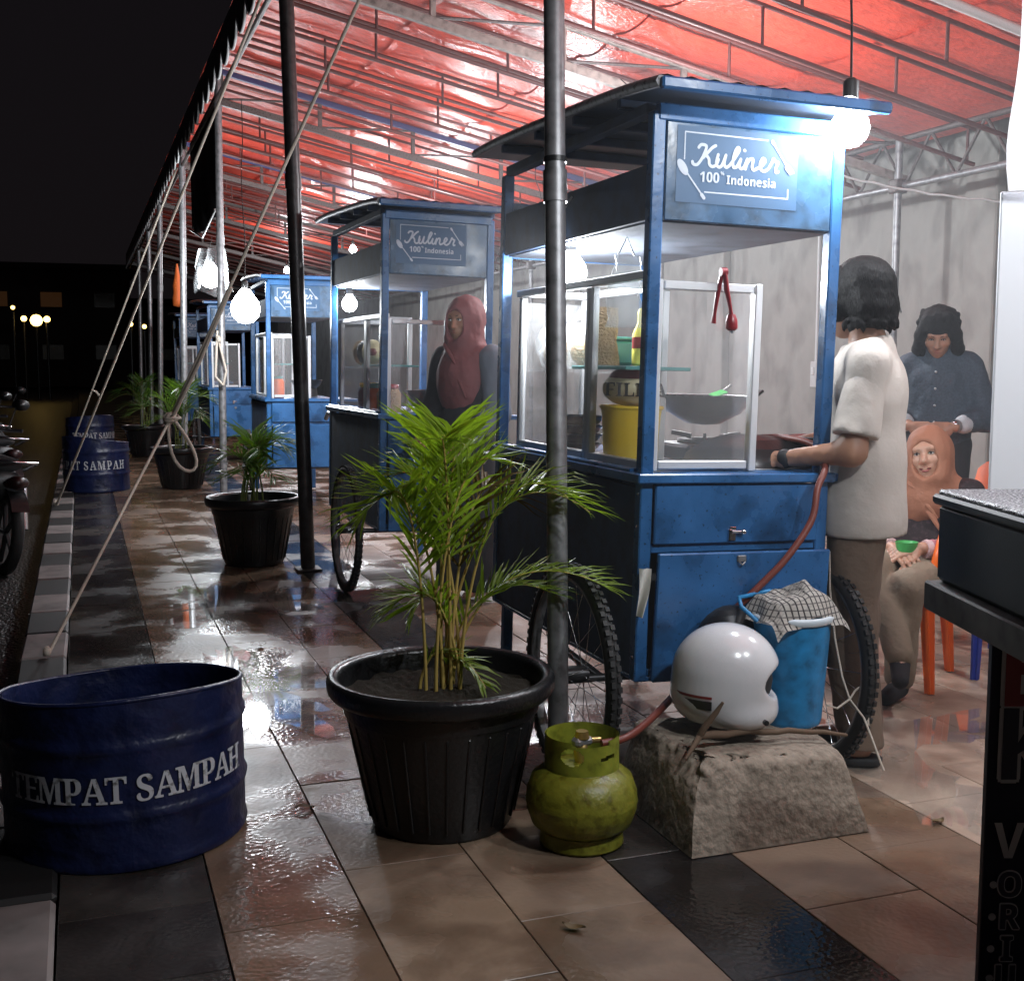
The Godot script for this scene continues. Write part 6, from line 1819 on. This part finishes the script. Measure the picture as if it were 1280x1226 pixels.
# ---------------------------------------------------------------- palms
func frond(rg: RandomNumberGenerator, base: Vector3, az: float, reach: float, rise: float, droop: float, leaf_len: float, stem_r: float, count: int) -> Array:
	var out := Vector3(sin(az), 0, cos(az))
	var pts := []
	for i in 21:
		var f := i / 20.0
		var h := 0.85 * rise * (1.0 - pow(1.0 - f, 1.8)) - droop * pow(maxf(0.0, f - 0.35) / 0.65, 2.0)
		pts.append(base + out * reach * 0.7 * pow(f, 1.7) + Vector3.UP * h)
	var rach := MB.new()
	var rr := []
	for i in 21:
		rr.append(lerpf(stem_r, 0.0016, pow(i / 20.0, 0.7)))
	rach.tube(pts, rr, 6)
	var lv := MB.new()
	for i in count:
		var f := 0.33 + 0.67 * i / (count - 1.0)
		var k := f * 20.0
		var a: Vector3 = pts[mini(int(k), 19)].lerp(pts[mini(int(k) + 1, 20)], k - int(k))
		var t: Vector3 = (pts[mini(int(k) + 1, 20)] - pts[mini(int(k), 19)]).normalized()
		var sd := t.cross(Vector3.UP)
		sd = (sd if sd.length() > 0.05 else Vector3(cos(az), 0, -sin(az))).normalized()
		var nrm := sd.cross(t).normalized()
		var ln := 0.82 * leaf_len * (0.55 + 0.75 * sin(PI * clampf((f - 0.24) / 0.84, 0.0, 1.0))) * rg.randf_range(0.85, 1.12)
		for s in [-1, 1]:
			var d: Vector3 = (sd * s * rg.randf_range(0.75, 1.0) + t * rg.randf_range(0.75, 1.05) + nrm * rg.randf_range(0.15, 0.5)).normalized()
			var w := rg.randf_range(0.0045, 0.007)
			var p := a
			var wd := d.cross(nrm).normalized()
			var prev_l := p - wd * w * 0.35
			var prev_r := p + wd * w * 0.35
			var prev_m := p - nrm * 0.0015
			for q in 4:
				var g := (q + 1) / 4.0
				var c := a + d * ln * g + Vector3.DOWN * ln * (0.1 + 0.16 * rg.randf()) * g * g
				var ww: float = w * [1.0, 0.95, 0.6, 0.0][q]
				var l := c - wd * ww
				var r := c + wd * ww
				var mm := c - nrm * 0.003 * (1.0 - g)
				lv.ftri(prev_l, prev_m, mm, nrm); lv.ftri(prev_l, mm, l, nrm)
				lv.ftri(prev_m, prev_r, r, nrm); lv.ftri(prev_m, r, mm, nrm)
				prev_l = l; prev_r = r; prev_m = mm
	return [rach, lv]

func palm(label: String, at: Transform3D, sd: int, specs: Array, lush: bool) -> Node3D:
	var t := thing("palm", label, "palm", at, "areca palms in the plant pots")
	var rg := RandomNumberGenerator.new()
	rg.seed = sd
	for s in specs:
		var b := Vector3(rg.randf_range(-0.06, 0.06), 0.0, rg.randf_range(-0.05, 0.05))
		var f := frond(rg, b, deg_to_rad(s[0]), s[1], s[2], s[3], s[4], 0.006, s[5])
		var st := part(t, "frond_stalk", f[0], M.stem if lush else M.stem_green)
		var mm: Material = (M.leaf_brown if s.size() > 6 else M.leaf) if lush else M.leaf_dim
		part(st, "frond", f[1], mm)
	return t

func plants() -> void:
	# azimuth (0 towards the path's near end, 90 to the carts), reach, rise, droop, leaflet length, leaflets
	var near := [[-80, 0.36, 0.84, 0.2, 0.2, 24], [-95, 0.3, 0.86, 0.12, 0.2, 20], [-55, 0.22, 0.78, 0.08, 0.22, 20], [-30, 0.14, 0.9, 0.03, 0.24, 20], [20, 0.1, 0.88, 0.02, 0.24, 20], [150, 0.1, 0.9, 0.02, 0.22, 20], [70, 0.24, 0.86, 0.06, 0.23, 20],
		[84, 0.46, 0.84, 0.16, 0.2, 22], [92, 0.66, 0.82, 0.2, 0.19, 24], [72, 0.66, 0.5, 0.14, 0.19, 22], [98, 0.5, 0.42, 0.1, 0.18, 20], [-105, 0.3, 0.44, 0.14, 0.17, 18], [-75, 0.2, 0.4, 0.1, 0.16, 16], [115, 0.34, 0.82, 0.16, 0.2, 20, 1], [75, 0.2, 0.18, 0.1, 0.12, 12], [45, 0.2, 0.16, 0.12, 0.1, 10]]
	palm("lush bright green areca palm in the nearest big black pot", T(0.955, 0.385, -3.28), 3, near, true)
	var far := [[-80, 0.3, 0.4, 0.14, 0.16, 16], [80, 0.42, 0.52, 0.16, 0.18, 18], [60, 0.34, 0.5, 0.14, 0.18, 18], [100, 0.3, 0.45, 0.12, 0.18, 16], [0, 0.2, 0.45, 0.12, 0.16, 16], [-40, 0.26, 0.35, 0.12, 0.16, 14], [180, 0.2, 0.5, 0.1, 0.18, 16], [30, 0.3, 0.3, 0.12, 0.15, 12], [-110, 0.28, 0.25, 0.1, 0.14, 12]]
	palm("dark sparse areca palm in the pot beside the second steel pole", T(1.05, 0.39, -8.05), 5, far, false).scale = Vector3.ONE * 1.3
	var tall := [[-85, 0.75, 0.75, 0.25, 0.26, 22], [85, 0.5, 0.85, 0.2, 0.26, 22], [-60, 0.55, 0.85, 0.2, 0.26, 22], [20, 0.2, 0.9, 0.1, 0.26, 22], [160, 0.2, 0.9, 0.1, 0.26, 20], [-110, 0.6, 0.55, 0.2, 0.22, 18], [60, 0.4, 0.7, 0.2, 0.24, 18], [100, 0.35, 0.55, 0.2, 0.22, 16]]
	palm("feathery areca palm in the third pot, behind the rope's knot", T(0.98, 0.385, -13.2), 7, tall, false)
	palm("small distant areca palm in the fourth pot", T(0.85, 0.385, -18.0), 9, tall, false)

# ---------------------------------------------------------------- the dark street
func make_bike(label: String, at: Transform3D) -> Node3D:
	var t := thing("motorcycle", label, "motorcycle", at, "motorcycles parked in the dark beside the kerb")
	for z in [0.62, -0.62]:
		var w := part(t, "tyre", MB.new().lathe([Vector2(0.22, -0.03), Vector2(0.26, -0.045), Vector2(0.29, -0.03), Vector2(0.298, 0), Vector2(0.29, 0.03), Vector2(0.26, 0.045), Vector2(0.22, 0.03), Vector2(0.22, -0.03)], 36, Transform3D(Basis(Vector3(0, 1, 0), Vector3(1, 0, 0), Vector3(0, 0, -1)), Vector3(0, 0.298, z))), M.rubber)
		for k in 5:
			var a := TAU * k / 5.0
			part(w, "wheel_spoke", MB.new().bar(Vector3(0, 0.298, z), Vector3(0, 0.298 + sin(a) * 0.225, z + cos(a) * 0.225), 0.025, 0.03, 0.004, Vector3.RIGHT), M.dark_steel)
		part(t, "mudguard", MB.new().surf(func(u: float, v: float):
			var a := lerpf(0.2, 2.6, u)
			return Vector3(lerpf(-0.06, 0.06, v), 0.298 + sin(a) * 0.33, z + cos(a) * 0.33), 14, 4, Vector3.UP), M.bike_body)
	part(t, "engine_cover", MB.new().box(Vector3(0, 0.36, 0.0), Vector3(0.24, 0.24, 0.42), 0.05), M.dark_steel)
	part(t, "body_shell", MB.new().ball(Vector3(0, 0.62, -0.28), Vector3(0.14, 0.14, 0.5), 20), M.bike_body)
	part(t, "leg_shield", MB.new().surf(func(u: float, v: float): return Vector3(lerpf(-0.2, 0.2, u) * (1.0 - 0.3 * v), lerpf(0.3, 0.9, v), 0.42 + 0.08 * v - 0.1 * pow(absf(u - 0.5) * 2.0, 2.0)), 10, 8, Vector3.BACK), M.bike_body)
	part(t, "seat", MB.new().ball(Vector3(0, 0.77, -0.28), Vector3(0.13, 0.06, 0.4), 18), M.black_matt)
	part(t, "tail_lamp", MB.new().ball(Vector3(0, 0.66, -0.78), Vector3(0.08, 0.045, 0.05), 14), M.tail_red)
	part(t, "grab_rail", MB.new().tube([Vector3(-0.13, 0.74, -0.5), Vector3(-0.13, 0.8, -0.75), Vector3(0.13, 0.8, -0.75), Vector3(0.13, 0.74, -0.5)], 0.013, 8), M.chrome)
	part(t, "headlamp", MB.new().ball(Vector3(0, 0.88, 0.52), Vector3(0.1, 0.09, 0.09), 18), M.stainless)
	part(t, "handlebar", MB.new().tube([Vector3(-0.35, 1.0, 0.3), Vector3(-0.2, 0.99, 0.42), Vector3(0.2, 0.99, 0.42), Vector3(0.35, 1.0, 0.3)], 0.014, 8), M.chrome)
	for s in [-1, 1]:
		part(t, "fork", MB.new().tube([Vector3(s * 0.08, 0.95, 0.44), Vector3(s * 0.08, 0.3, 0.62)], 0.018, 8), M.chrome)
		part(t, "shock_absorber", MB.new().tube([Vector3(s * 0.13, 0.62, -0.5), Vector3(s * 0.13, 0.32, -0.6)], 0.028, 10), M.chrome)
		var mi := part(t, "mirror", MB.new().ball(Vector3(s * 0.34, 1.2, 0.36), Vector3(0.07, 0.045, 0.015), 14), M.black)
		part(mi, "mirror_stem", MB.new().tube([Vector3(s * 0.26, 0.99, 0.38), Vector3(s * 0.31, 1.18, 0.37)], 0.006, 6), M.black)
	part(t, "exhaust", MB.new().tube([Vector3(0.14, 0.28, 0.1), Vector3(0.16, 0.24, -0.3), Vector3(0.17, 0.34, -0.78)], [0.02, 0.045, 0.05], 12), M.chrome)
	part(t, "side_stand", MB.new().tube([Vector3(-0.1, 0.26, 0.05), Vector3(-0.22, 0.01, 0.1)], 0.011, 6), M.dark_steel)
	return t

func street() -> void:
	var bk := make_bike("dark motorcycle nearest in the unlit street at the left edge", T(-0.78, -0.15, -9.6, 200, 0, 7))
	for i in 2:
		copy(bk, ["dark motorcycle second along the unlit street", "dark motorcycle farthest along the unlit street"][i], T([-1.0, -1.1, -1.2, -0.9][i], -0.15, [-12.4, -15.0, -18.5, -22.0][i], [205, 190, 215, 200][i], 0, 7), "motorcycles parked in the dark beside the kerb")
	# unlit buildings across the street, a few windows dimly lit
	for b in 3:
		var at: Vector3 = [Vector3(-4.2, 0, -76), Vector3(-14, 0, -60), Vector3(6, 0, -95)][b]
		var size: Vector3 = [Vector3(14, 6.4, 8), Vector3(15, 6.0, 8), Vector3(16, 5.5, 8)][b]
		var t := thing("far_building", ["low dark building far down the street with two dim windows", "taller dark building at the far left of the street", "dark long building at the end of the row of carts"][b], "building", Transform3D(Basis.IDENTITY, at))
		part(t, "wall", MB.new().box(Vector3(0, size.y * 0.5, 0), size), M.far_wall)
		part(t, "roof", MB.new().box(Vector3(0, size.y + 0.2, 0), size * Vector3(1.06, 0, 1.06) + Vector3(0, 0.4, 0), 0.1), M.far_wall)
		for k in 5:
			for r in 2:
				var lit: bool = (b == 0 and r == 1 and k in [2, 3])
				part(t, "window", MB.new().box(Vector3(-size.x * 0.4 + k * size.x * 0.2, 1.9 + r * 2.9, size.z * 0.5 + 0.03), Vector3(1.1, 0.8, 0.06)), M.far_window if lit else M.black)
	for i in 6:
		var p: Vector3 = [Vector3(-1.6, 3.0, -52), Vector3(-2.1, 3.1, -53), Vector3(-1.2, 3.05, -52), Vector3(1.54, 2.53, -40), Vector3(1.95, 2.46, -40), Vector3(-2.45, 3.5, -52)][i]
		var t := thing("street_light", ["brightest yellow street light far down the dark street", "small street light left of the brightest one", "small street light right of the brightest one", "tiny far light between the poles, left of a pair", "tiny far light between the poles, right of a pair", "faint street light farthest left"][i], "street light", Transform3D(Basis.IDENTITY, Vector3(p.x, 0, p.z)), "far street lights")
		part(t, "lamp_globe", MB.new().ball(Vector3(0, p.y, 0), Vector3.ONE * [0.24, 0.12, 0.13, 0.07, 0.07, 0.08][i], 12), M.far_light)
		part(t, "lamp_post", MB.new().tube([Vector3(0, -0.15, 0), Vector3(0, p.y - 0.1, 0)], 0.05, 8), M.dark_steel)
